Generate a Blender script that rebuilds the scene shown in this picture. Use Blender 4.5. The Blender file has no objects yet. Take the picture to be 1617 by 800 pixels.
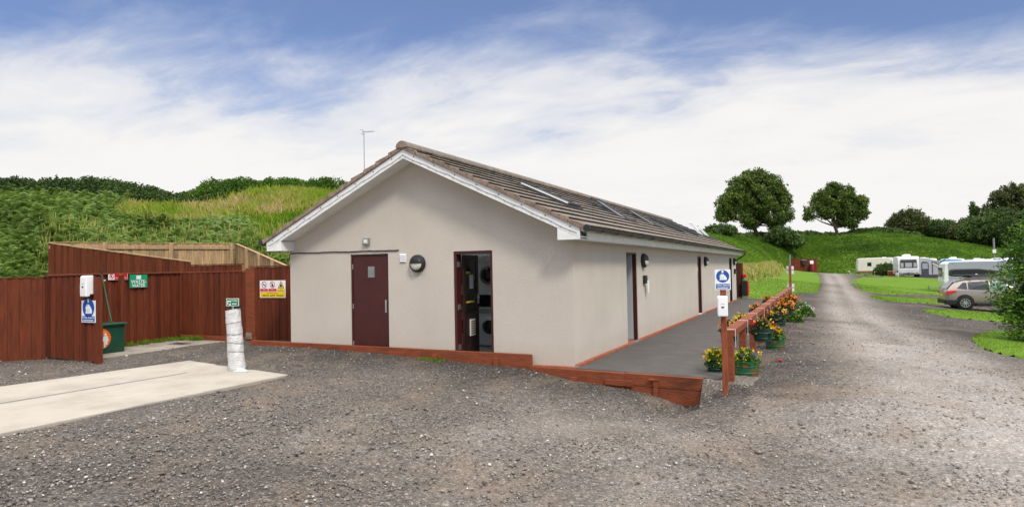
import bpy, bmesh, math, random
import numpy as np
from mathutils import Matrix, Vector
LENS=22.9005; CAMR=(0.901843,0.431659,-0.018694); CAMU=(0.027452,-0.014068,0.999524); CAMF=(-0.431191,0.901927,0.024537); CAMC=(3.896626,-10.575964,1.686527); SKY_LOC=(3.1,1.7,0)
random.seed(7); RNG=np.random.default_rng(11)
S=bpy.context.scene; COL=S.collection

# ------------------------------------------------------------------ camera
cam_d=bpy.data.cameras.new('camera'); cam=bpy.data.objects.new('camera',cam_d); COL.objects.link(cam); S.camera=cam
cam_d.sensor_width=36; cam_d.lens=LENS; cam_d.clip_end=4000; cam_d.clip_start=.05
_r=Vector(CAMR); _u=Vector(CAMU); _f=Vector(CAMF)
cam.matrix_world=Matrix(((_r.x,_u.x,-_f.x,CAMC[0]),(_r.y,_u.y,-_f.y,CAMC[1]),(_r.z,_u.z,-_f.z,CAMC[2]),(0,0,0,1)))

# ------------------------------------------------------------------ sky, sun, exposure
SUN_EL=math.radians(46); SUN_AZ=math.radians(128)      # azimuth clockwise from +y
wd=bpy.data.worlds.new('World'); S.world=wd; wd.use_nodes=True
nt=wd.node_tree; nt.nodes.clear()
def N(nt,t,**k):
    n=nt.nodes.new(t)
    for a,b in k.items():
        if a=='inp':
            for i,v in b.items(): n.inputs[i].default_value=v
        else: setattr(n,a,b)
    return n
def ramp(nt,stops,inter='LINEAR'):
    n=nt.nodes.new('ShaderNodeValToRGB'); cr=n.color_ramp; cr.interpolation=inter
    while len(cr.elements)<len(stops): cr.elements.new(.5)
    for e,(p,c) in zip(cr.elements,stops):
        e.position=p; e.color=(c,c,c,1) if isinstance(c,(int,float)) else tuple(c)+(1,)
    return n
def math_(nt,op,a,b=None,clamp=False):
    n=nt.nodes.new('ShaderNodeMath'); n.operation=op; n.use_clamp=clamp
    for i,v in enumerate((a,b)):
        if v is None: continue
        if isinstance(v,(int,float)): n.inputs[i].default_value=v
        else: nt.links.new(v,n.inputs[i])
    return n.outputs[0]
sky=N(nt,'ShaderNodeTexSky',sky_type='NISHITA',sun_disc=False,sun_elevation=SUN_EL,sun_rotation=SUN_AZ,air_density=1.0,dust_density=.6,ozone_density=2.5)
tc=N(nt,'ShaderNodeTexCoord'); sep=N(nt,'ShaderNodeSeparateXYZ'); nt.links.new(tc.outputs['Generated'],sep.inputs[0])
zc=math_(nt,'MAXIMUM',sep.outputs[2],0.0); zd=math_(nt,'ADD',zc,.16)
cx=math_(nt,'DIVIDE',sep.outputs[0],zd); cy=math_(nt,'DIVIDE',sep.outputs[1],zd)
cmb=N(nt,'ShaderNodeCombineXYZ'); nt.links.new(cx,cmb.inputs[0]); nt.links.new(cy,cmb.inputs[1])
mp=N(nt,'ShaderNodeMapping'); mp.inputs['Location'].default_value=SKY_LOC; mp.inputs['Rotation'].default_value=(0,0,math.radians(25)); mp.inputs['Scale'].default_value=(.75,1.25,1)
nt.links.new(cmb.outputs[0],mp.inputs[0])
n1=N(nt,'ShaderNodeTexNoise',inp={'Scale':.9,'Detail':9,'Roughness':.55,'Distortion':.35}); nt.links.new(mp.outputs[0],n1.inputs['Vector'])
n2=N(nt,'ShaderNodeTexNoise',inp={'Scale':3.2,'Detail':8,'Roughness':.62,'Distortion':.5}); nt.links.new(mp.outputs[0],n2.inputs['Vector'])
# the cloud bank sits low in the sky and breaks up higher
nn=math_(nt,'ADD',math_(nt,'MULTIPLY',n1.outputs[0],.95),math_(nt,'MULTIPLY',n2.outputs[0],.36))
hz_=N(nt,'ShaderNodeMapRange',interpolation_type='SMOOTHSTEP',inp={1:.12,2:.43,3:.68,4:-.32}); nt.links.new(zc,hz_.inputs[0])
cov=math_(nt,'ADD',math_(nt,'MULTIPLY',math_(nt,'SUBTRACT',nn,.62),1.5),hz_.outputs[0])
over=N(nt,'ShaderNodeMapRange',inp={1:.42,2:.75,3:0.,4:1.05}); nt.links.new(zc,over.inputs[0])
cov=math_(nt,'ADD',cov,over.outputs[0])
cr=ramp(nt,[(-.0,.22),(.14,.42),(.36,.80),(.60,1)]); nt.links.new(cov,cr.inputs[0])
# cloud body tone: soft grey variation
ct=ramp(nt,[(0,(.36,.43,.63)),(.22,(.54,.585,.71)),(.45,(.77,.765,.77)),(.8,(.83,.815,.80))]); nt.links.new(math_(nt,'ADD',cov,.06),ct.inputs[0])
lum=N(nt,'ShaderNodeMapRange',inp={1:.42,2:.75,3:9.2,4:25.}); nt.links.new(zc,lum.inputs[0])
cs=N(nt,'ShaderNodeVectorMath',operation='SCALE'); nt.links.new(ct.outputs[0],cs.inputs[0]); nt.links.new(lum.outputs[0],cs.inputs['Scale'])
blue=N(nt,'ShaderNodeMix',data_type='RGBA',blend_type='MULTIPLY'); blue.inputs[0].default_value=1; blue.inputs[7].default_value=(.62,.72,.94,1)
nt.links.new(sky.outputs[0],blue.inputs[6])
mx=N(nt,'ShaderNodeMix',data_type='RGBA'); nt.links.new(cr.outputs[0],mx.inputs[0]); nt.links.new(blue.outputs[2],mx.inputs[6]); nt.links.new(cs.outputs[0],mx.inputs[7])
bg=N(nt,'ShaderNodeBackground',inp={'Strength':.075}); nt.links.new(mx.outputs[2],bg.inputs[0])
wo=N(nt,'ShaderNodeOutputWorld'); nt.links.new(bg.outputs[0],wo.inputs[0])
sd=bpy.data.lights.new('sun','SUN'); sd.energy=1.5; sd.angle=math.radians(10); sd.color=(1,.93,.82)
sun=bpy.data.objects.new('sun',sd); COL.objects.link(sun)
sdir=Vector((math.sin(SUN_AZ)*math.cos(SUN_EL),math.cos(SUN_AZ)*math.cos(SUN_EL),math.sin(SUN_EL)))
sun.rotation_euler=sdir.to_track_quat('Z','Y').to_euler(); sun.location=(20,-30,40)
S.view_settings.view_transform='Standard'; S.view_settings.look='None'; S.view_settings.gamma=1; S.view_settings.exposure=.72

# ------------------------------------------------------------------ materials
def material(name,col,col2=None,rough=.7,scale=6,bump=0,bscale=None,spec=.3,metal=0,detail=5,stops=(.35,.65),stretch=None,coat=0,dirt=None,attr=None,trans=0,emit=None):
    m=bpy.data.materials.new(name); m.use_nodes=True; t=m.node_tree; L=t.links
    b=t.nodes['Principled BSDF']; b.inputs['Roughness'].default_value=rough; b.inputs['Metallic'].default_value=metal
    b.inputs['Specular IOR Level'].default_value=spec; b.inputs['Coat Weight'].default_value=coat
    c=N(t,'ShaderNodeTexCoord'); v=c.outputs['Object']
    if stretch:
        p=N(t,'ShaderNodeMapping'); p.inputs['Scale'].default_value=stretch; L.new(v,p.inputs[0]); v=p.outputs[0]
    out=None
    if col2 is not None:
        n=N(t,'ShaderNodeTexNoise',inp={'Scale':scale,'Detail':detail,'Roughness':.6}); L.new(v,n.inputs['Vector'])
        r=ramp(t,[(stops[0],col),(stops[1],col2)]); L.new(n.outputs[0],r.inputs[0]); out=r.outputs[0]
    if attr:
        a=N(t,'ShaderNodeAttribute',attribute_name=attr[0]); r2=ramp(t,attr[1]); L.new(a.outputs['Fac'],r2.inputs[0])
        if out is None: out=r2.outputs[0]
        else:
            k=N(t,'ShaderNodeMix',data_type='RGBA',blend_type='MULTIPLY'); k.inputs[0].default_value=1
            L.new(out,k.inputs[6]); L.new(r2.outputs[0],k.inputs[7]); out=k.outputs[2]
    if dirt:   # (colour, scale, amount)
        n=N(t,'ShaderNodeTexNoise',inp={'Scale':dirt[1],'Detail':7,'Roughness':.65}); L.new(v,n.inputs['Vector'])
        r=ramp(t,[(.5,0),(.72,dirt[2])]); L.new(n.outputs[0],r.inputs[0])
        k=N(t,'ShaderNodeMix',data_type='RGBA'); L.new(r.outputs[0],k.inputs[0])
        if out is None: k.inputs[6].default_value=tuple(col)+(1,)
        else: L.new(out,k.inputs[6])
        k.inputs[7].default_value=tuple(dirt[0])+(1,); out=k.outputs[2]
    if out is None: b.inputs['Base Color'].default_value=tuple(col)+(1,)
    else: L.new(out,b.inputs['Base Color'])
    if bump:
        n=N(t,'ShaderNodeTexNoise',inp={'Scale':bscale or scale*4,'Detail':5}); L.new(v,n.inputs['Vector'])
        bp=N(t,'ShaderNodeBump',inp={'Strength':bump,'Distance':.02}); L.new(n.outputs[0],bp.inputs['Height']); L.new(bp.outputs[0],b.inputs['Normal'])
    if trans:
        o=t.nodes['Material Output']; tr=N(t,'ShaderNodeBsdfTranslucent'); ms=N(t,'ShaderNodeMixShader',inp={0:trans})
        if out is None: tr.inputs[0].default_value=tuple(col)+(1,)
        else: L.new(out,tr.inputs[0])
        L.new(b.outputs[0],ms.inputs[1]); L.new(tr.outputs[0],ms.inputs[2]); L.new(ms.outputs[0],o.inputs[0])
    return m
def glass(name,tint,rough=.03,alpha=.25):
    m=bpy.data.materials.new(name); m.use_nodes=True; t=m.node_tree; o=t.nodes['Material Output']; t.nodes.remove(t.nodes['Principled BSDF'])
    g=N(t,'ShaderNodeBsdfGlossy',inp={'Roughness':rough}); tr=N(t,'ShaderNodeBsdfTransparent'); tr.inputs[0].default_value=tuple(tint)+(1,)
    f=N(t,'ShaderNodeFresnel',inp={'IOR':1.5}); a=math_(t,'ADD',f.outputs[0],alpha*.2,True)
    ms=N(t,'ShaderNodeMixShader'); t.links.new(a,ms.inputs[0]); t.links.new(tr.outputs[0],ms.inputs[1]); t.links.new(g.outputs[0],ms.inputs[2]); t.links.new(ms.outputs[0],o.inputs[0])
    return m
M={}
M['render']=material('wall_render',(.61,.555,.485),(.56,.51,.445),rough=.9,scale=.9,bump=.75,bscale=75,spec=.1,stops=(.3,.7),dirt=((.44,.40,.34),.5,.2))
def weather_wall(m):
    t=m.node_tree; L=t.links; b=t.nodes['Principled BSDF']; src=b.inputs['Base Color'].links[0].from_socket
    c=N(t,'ShaderNodeTexCoord').outputs['Object']; sp=N(t,'ShaderNodeSeparateXYZ'); L.new(c,sp.inputs[0])
    mp=N(t,'ShaderNodeMapping'); mp.inputs['Scale'].default_value=(1.6,1.6,.5); L.new(c,mp.inputs[0]); n=N(t,'ShaderNodeTexNoise',inp={'Scale':1.0,'Detail':6,'Roughness':.6}); L.new(mp.outputs[0],n.inputs['Vector'])
    st=ramp(t,[(.50,0),(.78,.09)]); L.new(n.outputs[0],st.inputs[0])
    n2=N(t,'ShaderNodeTexNoise',inp={'Scale':3.0,'Detail':7,'Roughness':.7}); L.new(c,n2.inputs['Vector'])
    lo=N(t,'ShaderNodeMapRange',inp={1:.0,2:.42,3:.62,4:0}); L.new(sp.outputs[2],lo.inputs[0])
    sb=math_(t,'MULTIPLY',lo.outputs[0],n2.outputs[0]); f=math_(t,'ADD',st.outputs[0],sb,True)
    k=N(t,'ShaderNodeMix',data_type='RGBA'); L.new(f,k.inputs[0]); L.new(src,k.inputs[6]); k.inputs[7].default_value=(.34,.295,.24,1); L.new(k.outputs[2],b.inputs['Base Color'])
weather_wall(M['render'])
M['white_pvc']=material('white_pvc',(.82,.83,.83),(.74,.75,.74),rough=.35,scale=3,dirt=((.42,.40,.33),5,.25))
M['white']=material('white_plastic',(.80,.81,.82),rough=.3,spec=.5)
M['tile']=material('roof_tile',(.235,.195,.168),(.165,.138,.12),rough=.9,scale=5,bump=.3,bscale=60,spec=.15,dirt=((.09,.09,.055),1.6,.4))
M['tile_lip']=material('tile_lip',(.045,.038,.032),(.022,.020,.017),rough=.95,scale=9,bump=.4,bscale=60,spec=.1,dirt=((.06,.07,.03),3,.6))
M['mortar']=material('mortar',(.34,.25,.20),(.20,.155,.12),rough=.95,scale=8,bump=.8,bscale=40,spec=.1,dirt=((.09,.085,.045),7,.9))
M['black_pvc']=material('black_pvc',(.018,.019,.022),rough=.35,spec=.5)
M['red_wood']=material('red_stained_wood',(.165,.037,.013),(.098,.022,.009),rough=.75,scale=3.0,bump=.5,bscale=9,stretch=(7,7,.8),spec=.25,stops=(.3,.7),dirt=((.045,.012,.008),2.2,.6),attr=('val',[(0,(.62,.60,.60)),(.5,(1,1,1)),(1,(1.28,1.35,1.3))]))
M['red_wood2']=material('red_brown_timber',(.265,.070,.028),(.165,.045,.020),rough=.7,scale=4,bump=.5,bscale=14,stretch=(1,5,5),spec=.25,stops=(.3,.7),dirt=((.09,.03,.018),1.7,.6))
M['red_post']=material('red_brown_post',(.32,.082,.032),(.19,.05,.022),rough=.65,scale=4,bump=.4,bscale=14,stretch=(6,6,1),spec=.3,dirt=((.08,.025,.015),2.5,.6))
M['pale_wood']=material('weathered_pine',(.50,.34,.18),(.30,.20,.115),rough=.85,scale=3,bump=.5,bscale=12,stretch=(9,9,.9),spec=.15,dirt=((.16,.13,.09),2.5,.7),attr=('val',[(0,(.6,.62,.62)),(.5,(1,1,1)),(1,(1.25,1.2,1.1))]))
M['door_red']=material('maroon_door_paint',(.062,.010,.009),(.048,.008,.008),rough=.42,scale=4,spec=.45,dirt=((.09,.022,.018),6,.25))
M['door_dark']=material('dark_maroon',(.035,.010,.010),(.02,.008,.008),rough=.45,scale=4,spec=.4)
M['brick']=material('red_quarry_tile',(.38,.10,.045),(.25,.065,.035),rough=.75,scale=7,bump=.3,spec=.3,dirt=((.42,.33,.27),4,.45))
M['steel']=material('satin_steel',(.55,.54,.52),rough=.32,metal=.9)
M['grey_metal']=material('grey_metal',(.30,.31,.32),(.24,.25,.26),rough=.5,metal=.4)
M['dark_metal']=material('dark_metal',(.07,.072,.075),rough=.5,metal=.3)
M['black']=material('matt_black',(.015,.016,.018),rough=.5,spec=.4)
M['rubber']=material('rubber',(.016,.016,.017),rough=.8)
M['opal']=material('opal_diffuser',(.62,.60,.50),rough=.4,spec=.5)
M['interior']=material('interior_paint',(.80,.80,.78),(.75,.76,.75),rough=.7,scale=2)
M['interior_grey']=material('interior_blue_grey',(.40,.43,.46),rough=.6)
M['floor_grey']=material('vinyl_floor',(.26,.27,.28),(.22,.225,.23),rough=.5,scale=9)
M['paper']=material('paper',(.78,.77,.74),rough=.8)
M['blue_sign']=material('blue_sign_ink',(.008,.09,.36),rough=.4)
M['green_sign']=material('green_sign_ink',(.012,.30,.14),rough=.4)
M['green_dark_sign']=material('dark_green_sign_ink',(.005,.16,.07),rough=.4)
M['red_sign']=material('red_sign_ink',(.55,.012,.02),rough=.4)
M['yellow_sign']=material('yellow_sign_ink',(.80,.56,.02),rough=.4)
M['black_ink']=material('black_ink',(.012,.012,.012),rough=.5)
M['orange']=material('orange_sticker',(.78,.14,.012),rough=.4)
M['bin_green']=material('dark_green_plastic',(.006,.060,.032),(.005,.045,.026),rough=.4,scale=3,spec=.5)
M['planter_green']=material('painted_green_metal',(.010,.13,.045),(.008,.09,.035),rough=.55,scale=8,spec=.4,dirt=((.36,.07,.02),9,.9))
M['planter_dark']=material('dark_green_planter',(.010,.050,.032),(.006,.032,.022),rough=.45,scale=8,spec=.4)
M['hose']=material('green_hose',(.01,.09,.04),rough=.45)
M['wrap']=material('white_plastic_wrap',(.68,.68,.67),(.55,.56,.56),rough=.38,scale=7,bump=1.0,bscale=22,stretch=(1,1,3.5),spec=.5,dirt=((.30,.30,.30),9,.35))
M['concrete']=material('pale_concrete',(.43,.39,.335),(.36,.325,.28),rough=.9,scale=1.3,bump=.25,bscale=50,spec=.15,dirt=((.33,.285,.24),1.3,.8))
M['concrete_old']=material('old_concrete',(.34,.30,.255),(.23,.205,.175),rough=.9,scale=1.6,bump=.3,bscale=40,spec=.15,dirt=((.10,.09,.07),1.8,.7))
M['asphalt']=material('asphalt_path',(.115,.105,.099),(.085,.079,.076),rough=.92,scale=2.2,bump=.5,bscale=130,spec=.2,stops=(.3,.7),dirt=((.13,.115,.10),1.0,.5))
M['bark']=material('bark',(.10,.075,.05),(.055,.042,.03),rough=.95,scale=6,bump=.8,stretch=(5,5,1),spec=.1)
G=lambda lo,mid,hi:[(0,lo),(.5,mid),(1,hi)]
M['oak_leaf']=material('oak_leaves',(0,0,0),rough=.7,spec=.2,attr=('val',G((.052,.085,.020),(.11,.165,.034),(.19,.26,.052))),trans=.22)
M['shrub_leaf']=material('shrub_leaves',(0,0,0),rough=.65,spec=.25,attr=('val',G((.034,.066,.018),(.072,.128,.030),(.13,.20,.045))),trans=.22)
M['olive_leaf']=material('olive_leaves',(0,0,0),rough=.65,spec=.25,attr=('val',G((.042,.058,.020),(.085,.105,.034),(.14,.16,.055))),trans=.22)
M['bush_leaf']=material('fresh_leaves',(0,0,0),rough=.5,spec=.4,attr=('val',G((.018,.060,.008),(.095,.215,.020),(.24,.39,.05))),trans=.35)
M['hedge_leaf']=material('hedge_leaves',(0,0,0),rough=.7,spec=.2,attr=('val',G((.022,.045,.012),(.055,.098,.022),(.11,.165,.04))),trans=.2)
M['bracken']=material('bracken_fronds',(0,0,0),rough=.65,spec=.25,attr=('val',G((.075,.130,.018),(.165,.265,.045),(.27,.38,.12))),trans=.3)
M['rough_grass']=material('rough_grass',(0,0,0),rough=.8,spec=.15,attr=('val',[(0,(.10,.22,.014)),(.3,(.19,.31,.022)),(.6,(.30,.36,.05)),(.85,(.44,.38,.13)),(1,(.56,.44,.23))]),trans=.35)
M['bank_leaf']=material('bank_bracken',(0,0,0),rough=.7,spec=.15,attr=('val',G((.045,.095,.014),(.100,.195,.022),(.19,.31,.035))),trans=.25)
M['lawn_blade']=material('lawn_blades',(0,0,0),rough=.6,spec=.2,attr=('val',G((.07,.15,.010),(.125,.225,.016),(.20,.28,.035))),trans=.35)
M['stone']=material('stone_chips',(0,0,0),rough=.85,spec=.25,attr=('val',[(0,(.06,.054,.05)),(.4,(.19,.170,.152)),(.75,(.36,.33,.295)),(.93,(.54,.50,.455)),(1,(.72,.69,.64))]))
M['lawn']=material('mown_lawn',(.085,.165,.012),(.12,.205,.018),rough=.9,scale=.35,bump=.8,bscale=25,spec=.1,dirt=((.14,.19,.03),.9,.5))
M['hillside']=material('hillside_turf',(.07,.13,.018),(.12,.17,.03),rough=.95,scale=.4,bump=.8,bscale=6,spec=.1,dirt=((.05,.10,.015),.12,.8))
for nm,c in dict(yellow=(.85,.62,.01),orange=(.85,.26,.03),apricot=(.88,.45,.12),red=(.62,.012,.02),purple=(.25,.16,.45),white=(.75,.75,.72)).items():
    M['fl_'+nm]=material(nm+'_petals',c,tuple(x*.75 for x in c),rough=.6,scale=30,trans=.25)
M['car_paint']=material('champagne_paint',(.33,.285,.255),rough=.28,metal=.55,coat=.6,spec=.5)
M['car_glass']=material('tinted_glass',(.012,.016,.02),rough=.05,spec=.8,coat=.3)
M['car_glass_clear']=material('light_glass',(.16,.26,.24),rough=.06,spec=.8)
M['alloy']=material('alloy',(.55,.56,.57),rough=.3,metal=.8)
M['tail_red']=material('tail_lamp_red',(.65,.012,.015),rough=.15,spec=.7)
M['van_white']=material('caravan_white',(.78,.79,.80),(.72,.73,.74),rough=.35,scale=1.5,spec=.4)
M['van_cream']=material('caravan_cream',(.68,.65,.58),(.62,.59,.53),rough=.4,scale=1.5,spec=.4)
M['van_side']=material('caravan_side_blue_grey',(.33,.355,.41),(.30,.325,.375),rough=.45,scale=1.5,spec=.4)
M['awning_grey']=material('awning_grey',(.42,.43,.45),(.36,.37,.39),rough=.8,scale=2)
M['awning_dark']=material('awning_dark',(.06,.065,.08),rough=.8)
M['awning_blue']=material('awning_blue',(.20,.40,.62),rough=.8)
M['glass']=glass('window_glass',(.85,.9,.9))
M['tape']=material('hazard_tape',(.70,.55,.02),rough=.5)

# ------------------------------------------------------------------ mesh helpers
class MB:
    def __init__(s): s.v=[]; s.f=[]; s.mi=[]
    def add(s,vs,fs,mi=0,T=None):
        o=len(s.v)
        for p in vs:
            if T is not None: p=T@Vector(p)
            s.v.append(tuple(p))
        for f in fs: s.f.append([i+o for i in f]); s.mi.append(mi)
        return s
    def box(s,x0,x1,y0,y1,z0,z1,mi=0,T=None):
        return s.add([(x0,y0,z0),(x1,y0,z0),(x1,y1,z0),(x0,y1,z0),(x0,y0,z1),(x1,y0,z1),(x1,y1,z1),(x0,y1,z1)],
            [(3,2,1,0),(4,5,6,7),(0,1,5,4),(1,2,6,5),(2,3,7,6),(3,0,4,7)],mi,T)
    def prism(s,poly,a0,a1,axis='y',mi=0,T=None):
        n=len(poly)
        def P(u,w,a):
            return {'y':(u,a,w),'x':(a,u,w),'z':(u,w,a)}[axis]
        vs=[P(u,w,a0) for u,w in poly]+[P(u,w,a1) for u,w in poly]
        fs=[list(range(n)),list(range(2*n-1,n-1,-1))]+[[i,i+n,(i+1)%n+n,(i+1)%n] for i in range(n)]
        return s.add(vs,fs,mi,T)
    def tube(s,pts,r,n=8,mi=0,cap=True,T=None):
        pts=[Vector(p) for p in pts]; rr=r if isinstance(r,(list,tuple)) else [r]*len(pts)
        vs=[];ref=None
        for i,p in enumerate(pts):
            d=(pts[min(i+1,len(pts)-1)]-pts[max(i-1,0)]).normalized()
            if ref is None: ref=Vector((0,0,1)) if abs(d.z)<.9 else Vector((1,0,0))
            a=(ref-d*ref.dot(d)).normalized(); b=d.cross(a); ref=a
            vs+= [p+(a*math.cos(2*math.pi*k/n)+b*math.sin(2*math.pi*k/n))*rr[i] for k in range(n)]
        fs=[[i*n+k,i*n+(k+1)%n,(i+1)*n+(k+1)%n,(i+1)*n+k] for i in range(len(pts)-1) for k in range(n)]
        if cap: fs+=[list(range(n-1,-1,-1)),[(len(pts)-1)*n+k for k in range(n)]]
        return s.add(vs,fs,mi,T)
    def lathe(s,prof,c=(0,0,0),n=20,axis='z',mi=0,sy=1,T=None,cap=True):
        vs=[]
        for r,h in prof:
            for k in range(n):
                a=2*math.pi*k/n; u,w=r*math.cos(a),r*math.sin(a)*sy
                p={'z':(u,w,h),'y':(u,h,w),'x':(h,u,w)}[axis]; vs.append((p[0]+c[0],p[1]+c[1],p[2]+c[2]))
        m=len(prof)
        fs=[[i*n+k,i*n+(k+1)%n,(i+1)*n+(k+1)%n,(i+1)*n+k] for i in range(m-1) for k in range(n)]
        if cap: fs+=[list(range(n-1,-1,-1)),[(m-1)*n+k for k in range(n)]]
        return s.add(vs,fs,mi,T)
    def build(s,name,mat,parent=None,smooth=False,bevel=0,world=False,vals=None):
        me=bpy.data.meshes.new(name)
        v=s.v
        if world and parent is not None:
            o=parent.location; v=[(a-o.x,b-o.y,c-o.z) for a,b,c in v]
        me.from_pydata(v,[],s.f)
        mats=mat if isinstance(mat,(list,tuple)) else [mat]
        for k in mats: me.materials.append(M[k] if isinstance(k,str) else k)
        if len(mats)>1: me.polygons.foreach_set('material_index',s.mi)
        bm=bmesh.new(); bm.from_mesh(me); bmesh.ops.recalc_face_normals(bm,faces=bm.faces); bm.to_mesh(me); bm.free()
        if smooth: me.polygons.foreach_set('use_smooth',[True]*len(me.polygons)); me.set_sharp_from_angle(angle=math.radians(40))
        if vals is None: vals=.5
        at=me.attributes.new('val','FLOAT','POINT')
        at.data.foreach_set('value',np.full(len(me.vertices),vals,dtype=np.float32) if isinstance(vals,(int,float)) else np.asarray(vals,dtype=np.float32))
        me.update()
        o=bpy.data.objects.new(name,me); COL.objects.link(o)
        if parent is not None: o.parent=parent
        if bevel:
            b=o.modifiers.new('bevel','BEVEL'); b.width=bevel; b.segments=2; b.limit_method='ANGLE'; b.angle_limit=math.radians(40)
        return o
def tag(o,label=None,cat=None,group=None,kind=None):
    if label: o['label']=label
    if cat: o['category']=cat
    if group: o['group']=group
    if kind: o['kind']=kind
    return o
def thing(name,label,cat,loc=(0,0,0),rotz=0,group=None):
    o=bpy.data.objects.new(name,None); COL.objects.link(o); o.location=loc; o.rotation_euler=(0,0,rotz); o.empty_display_size=.2
    return tag(o,label,cat,group)
def structure(o,label,cat='ground'): return tag(o,label,cat,None,'structure')
def scatter(name,tv,tf,pos,rot,scale,val,mat,parent=None,mid=None):
    """one mesh from many transformed copies of a small template"""
    tv=np.asarray(tv,float); tf=np.asarray(tf,int); n=len(pos); k=len(tv)
    sc=np.asarray(scale,float)
    if sc.ndim==1: sc=sc[:,None].repeat(3,1)
    V=np.einsum('nij,nkj->nki',rot,tv[None]*sc[:,None,:])+np.asarray(pos)[:,None,:]
    V=V.reshape(-1,3); F=(tf[None]+(np.arange(n)*k)[:,None,None]).reshape(-1,tf.shape[1])
    if parent is not None: V=V-np.array(parent.location)
    me=bpy.data.meshes.new(name)
    me.vertices.add(len(V)); me.vertices.foreach_set('co',V.astype(np.float32).ravel())
    fl=F.shape[1]; me.loops.add(F.size); me.loops.foreach_set('vertex_index',F.astype(np.int32).ravel())
    me.polygons.add(len(F)); me.polygons.foreach_set('loop_start',(np.arange(len(F))*fl).astype(np.int32))
    me.update(calc_edges=True)
    at=me.attributes.new('val','FLOAT','POINT'); at.data.foreach_set('value',np.repeat(np.asarray(val,float),k).astype(np.float32))
    me.materials.append(M[mat] if isinstance(mat,str) else mat)
    me.update(); me.validate()
    o=bpy.data.objects.new(name,me); COL.objects.link(o)
    if parent is not None: o.parent=parent
    return o
def rand_rot(n,tilt=math.pi):
    """random yaw then tilt away from vertical by up to `tilt`"""
    a=RNG.uniform(0,2*np.pi,n); b=RNG.uniform(0,2*np.pi,n); t=np.abs(RNG.normal(0,tilt*.5,n)).clip(0,tilt) if tilt<3 else np.arccos(RNG.uniform(-1,1,n))
    ca,sa,ct,st,cb,sb=np.cos(a),np.sin(a),np.cos(t),np.sin(t),np.cos(b),np.sin(b)
    Rz=np.zeros((n,3,3)); Rz[:,0,0]=ca;Rz[:,0,1]=-sa;Rz[:,1,0]=sa;Rz[:,1,1]=ca;Rz[:,2,2]=1
    Rx=np.zeros((n,3,3)); Rx[:,0,0]=1;Rx[:,1,1]=ct;Rx[:,1,2]=-st;Rx[:,2,1]=st;Rx[:,2,2]=ct
    R2=np.zeros((n,3,3)); R2[:,0,0]=cb;R2[:,0,1]=-sb;R2[:,1,0]=sb;R2[:,1,1]=cb;R2[:,2,2]=1
    return Rz@Rx@R2
LEAF_V=[(0,-.5,0),(.3,-.08,.06),(0,.5,-.03),(-.3,-.08,.06)]; LEAF_F=[(0,1,2),(0,2,3)]
def clump_template(n=5,seed=1):
    r=np.random.default_rng(seed); V=[];F=[]
    for i in range(n):
        c=r.uniform(-.5,.5,3); a,b=r.normal(size=3),r.normal(size=3); a/=np.linalg.norm(a); b-=a*(a@b); b/=np.linalg.norm(b)
        o=len(V); V+=[c-a*.32,c+b*.2,c+a*.32,c-b*.2]; F+=[(o,o+1,o+2),(o,o+2,o+3)]
    return V,F
CL_V,CL_F=clump_template()
def vnoise(x,y,sc,seed=0):
    """cheap value noise, vectorised"""
    x=np.asarray(x)*sc+seed*17.3; y=np.asarray(y)*sc+seed*9.1
    xi,yi=np.floor(x),np.floor(y); fx,fy=x-xi,y-yi; fx=fx*fx*(3-2*fx); fy=fy*fy*(3-2*fy)
    h=lambda a,b:(np.sin(a*127.1+b*311.7+seed*74.7)*43758.5453)%1.0
    return (h(xi,yi)*(1-fx)+h(xi+1,yi)*fx)*(1-fy)+(h(xi,yi+1)*(1-fx)+h(xi+1,yi+1)*fx)*fy
def text_mb(txt,w,h,cx=0,cz=0,y=0,bold=.0):
    """lettering facing -y, fitted into w x h, centred at (cx, cz)"""
    cu=bpy.data.curves.new('lettering','FONT'); cu.body=txt; cu.align_x='CENTER'; cu.align_y='CENTER'; cu.extrude=0; cu.offset=bold; cu.resolution_u=2
    o=bpy.data.objects.new('lettering',cu); COL.objects.link(o)
    dg=bpy.context.evaluated_depsgraph_get(); dg.update()
    me=bpy.data.meshes.new_from_object(o.evaluated_get(dg))
    vs=np.array([v.co[:] for v in me.vertices]); fs=[list(p.vertices) for p in me.polygons]
    bpy.data.objects.remove(o); bpy.data.curves.remove(cu); bpy.data.meshes.remove(me)
    mn,mxx=vs.min(0),vs.max(0); c=(mn+mxx)/2; sx=w/(mxx[0]-mn[0]); sz=h/(mxx[1]-mn[1])
    b=MB(); b.add([((p[0]-c[0])*sx+cx,y,(p[1]-c[1])*sz+cz) for p in vs],fs); return b
def disc(b,cx,cz,r,y,n=28,mi=0,r2=None,a0=0,a1=2*math.pi):
    if r2 is None: b.add([(cx+r*math.cos(a0+(a1-a0)*k/n),y,cz+r*math.sin(a0+(a1-a0)*k/n)) for k in range(n)],[list(range(n))],mi)
    else:
        vs=[(cx+q*math.cos(a0+(a1-a0)*k/n),y,cz+q*math.sin(a0+(a1-a0)*k/n)) for k in range(n+1) for q in (r,r2)]
        b.add(vs,[[2*k,2*k+2,2*k+3,2*k+1] for k in range(n)],mi)
def rect(b,x0,x1,z0,z1,y,mi=0): b.add([(x0,y,z0),(x1,y,z0),(x1,y,z1),(x0,y,z1)],[(0,1,2,3)],mi)

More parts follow.
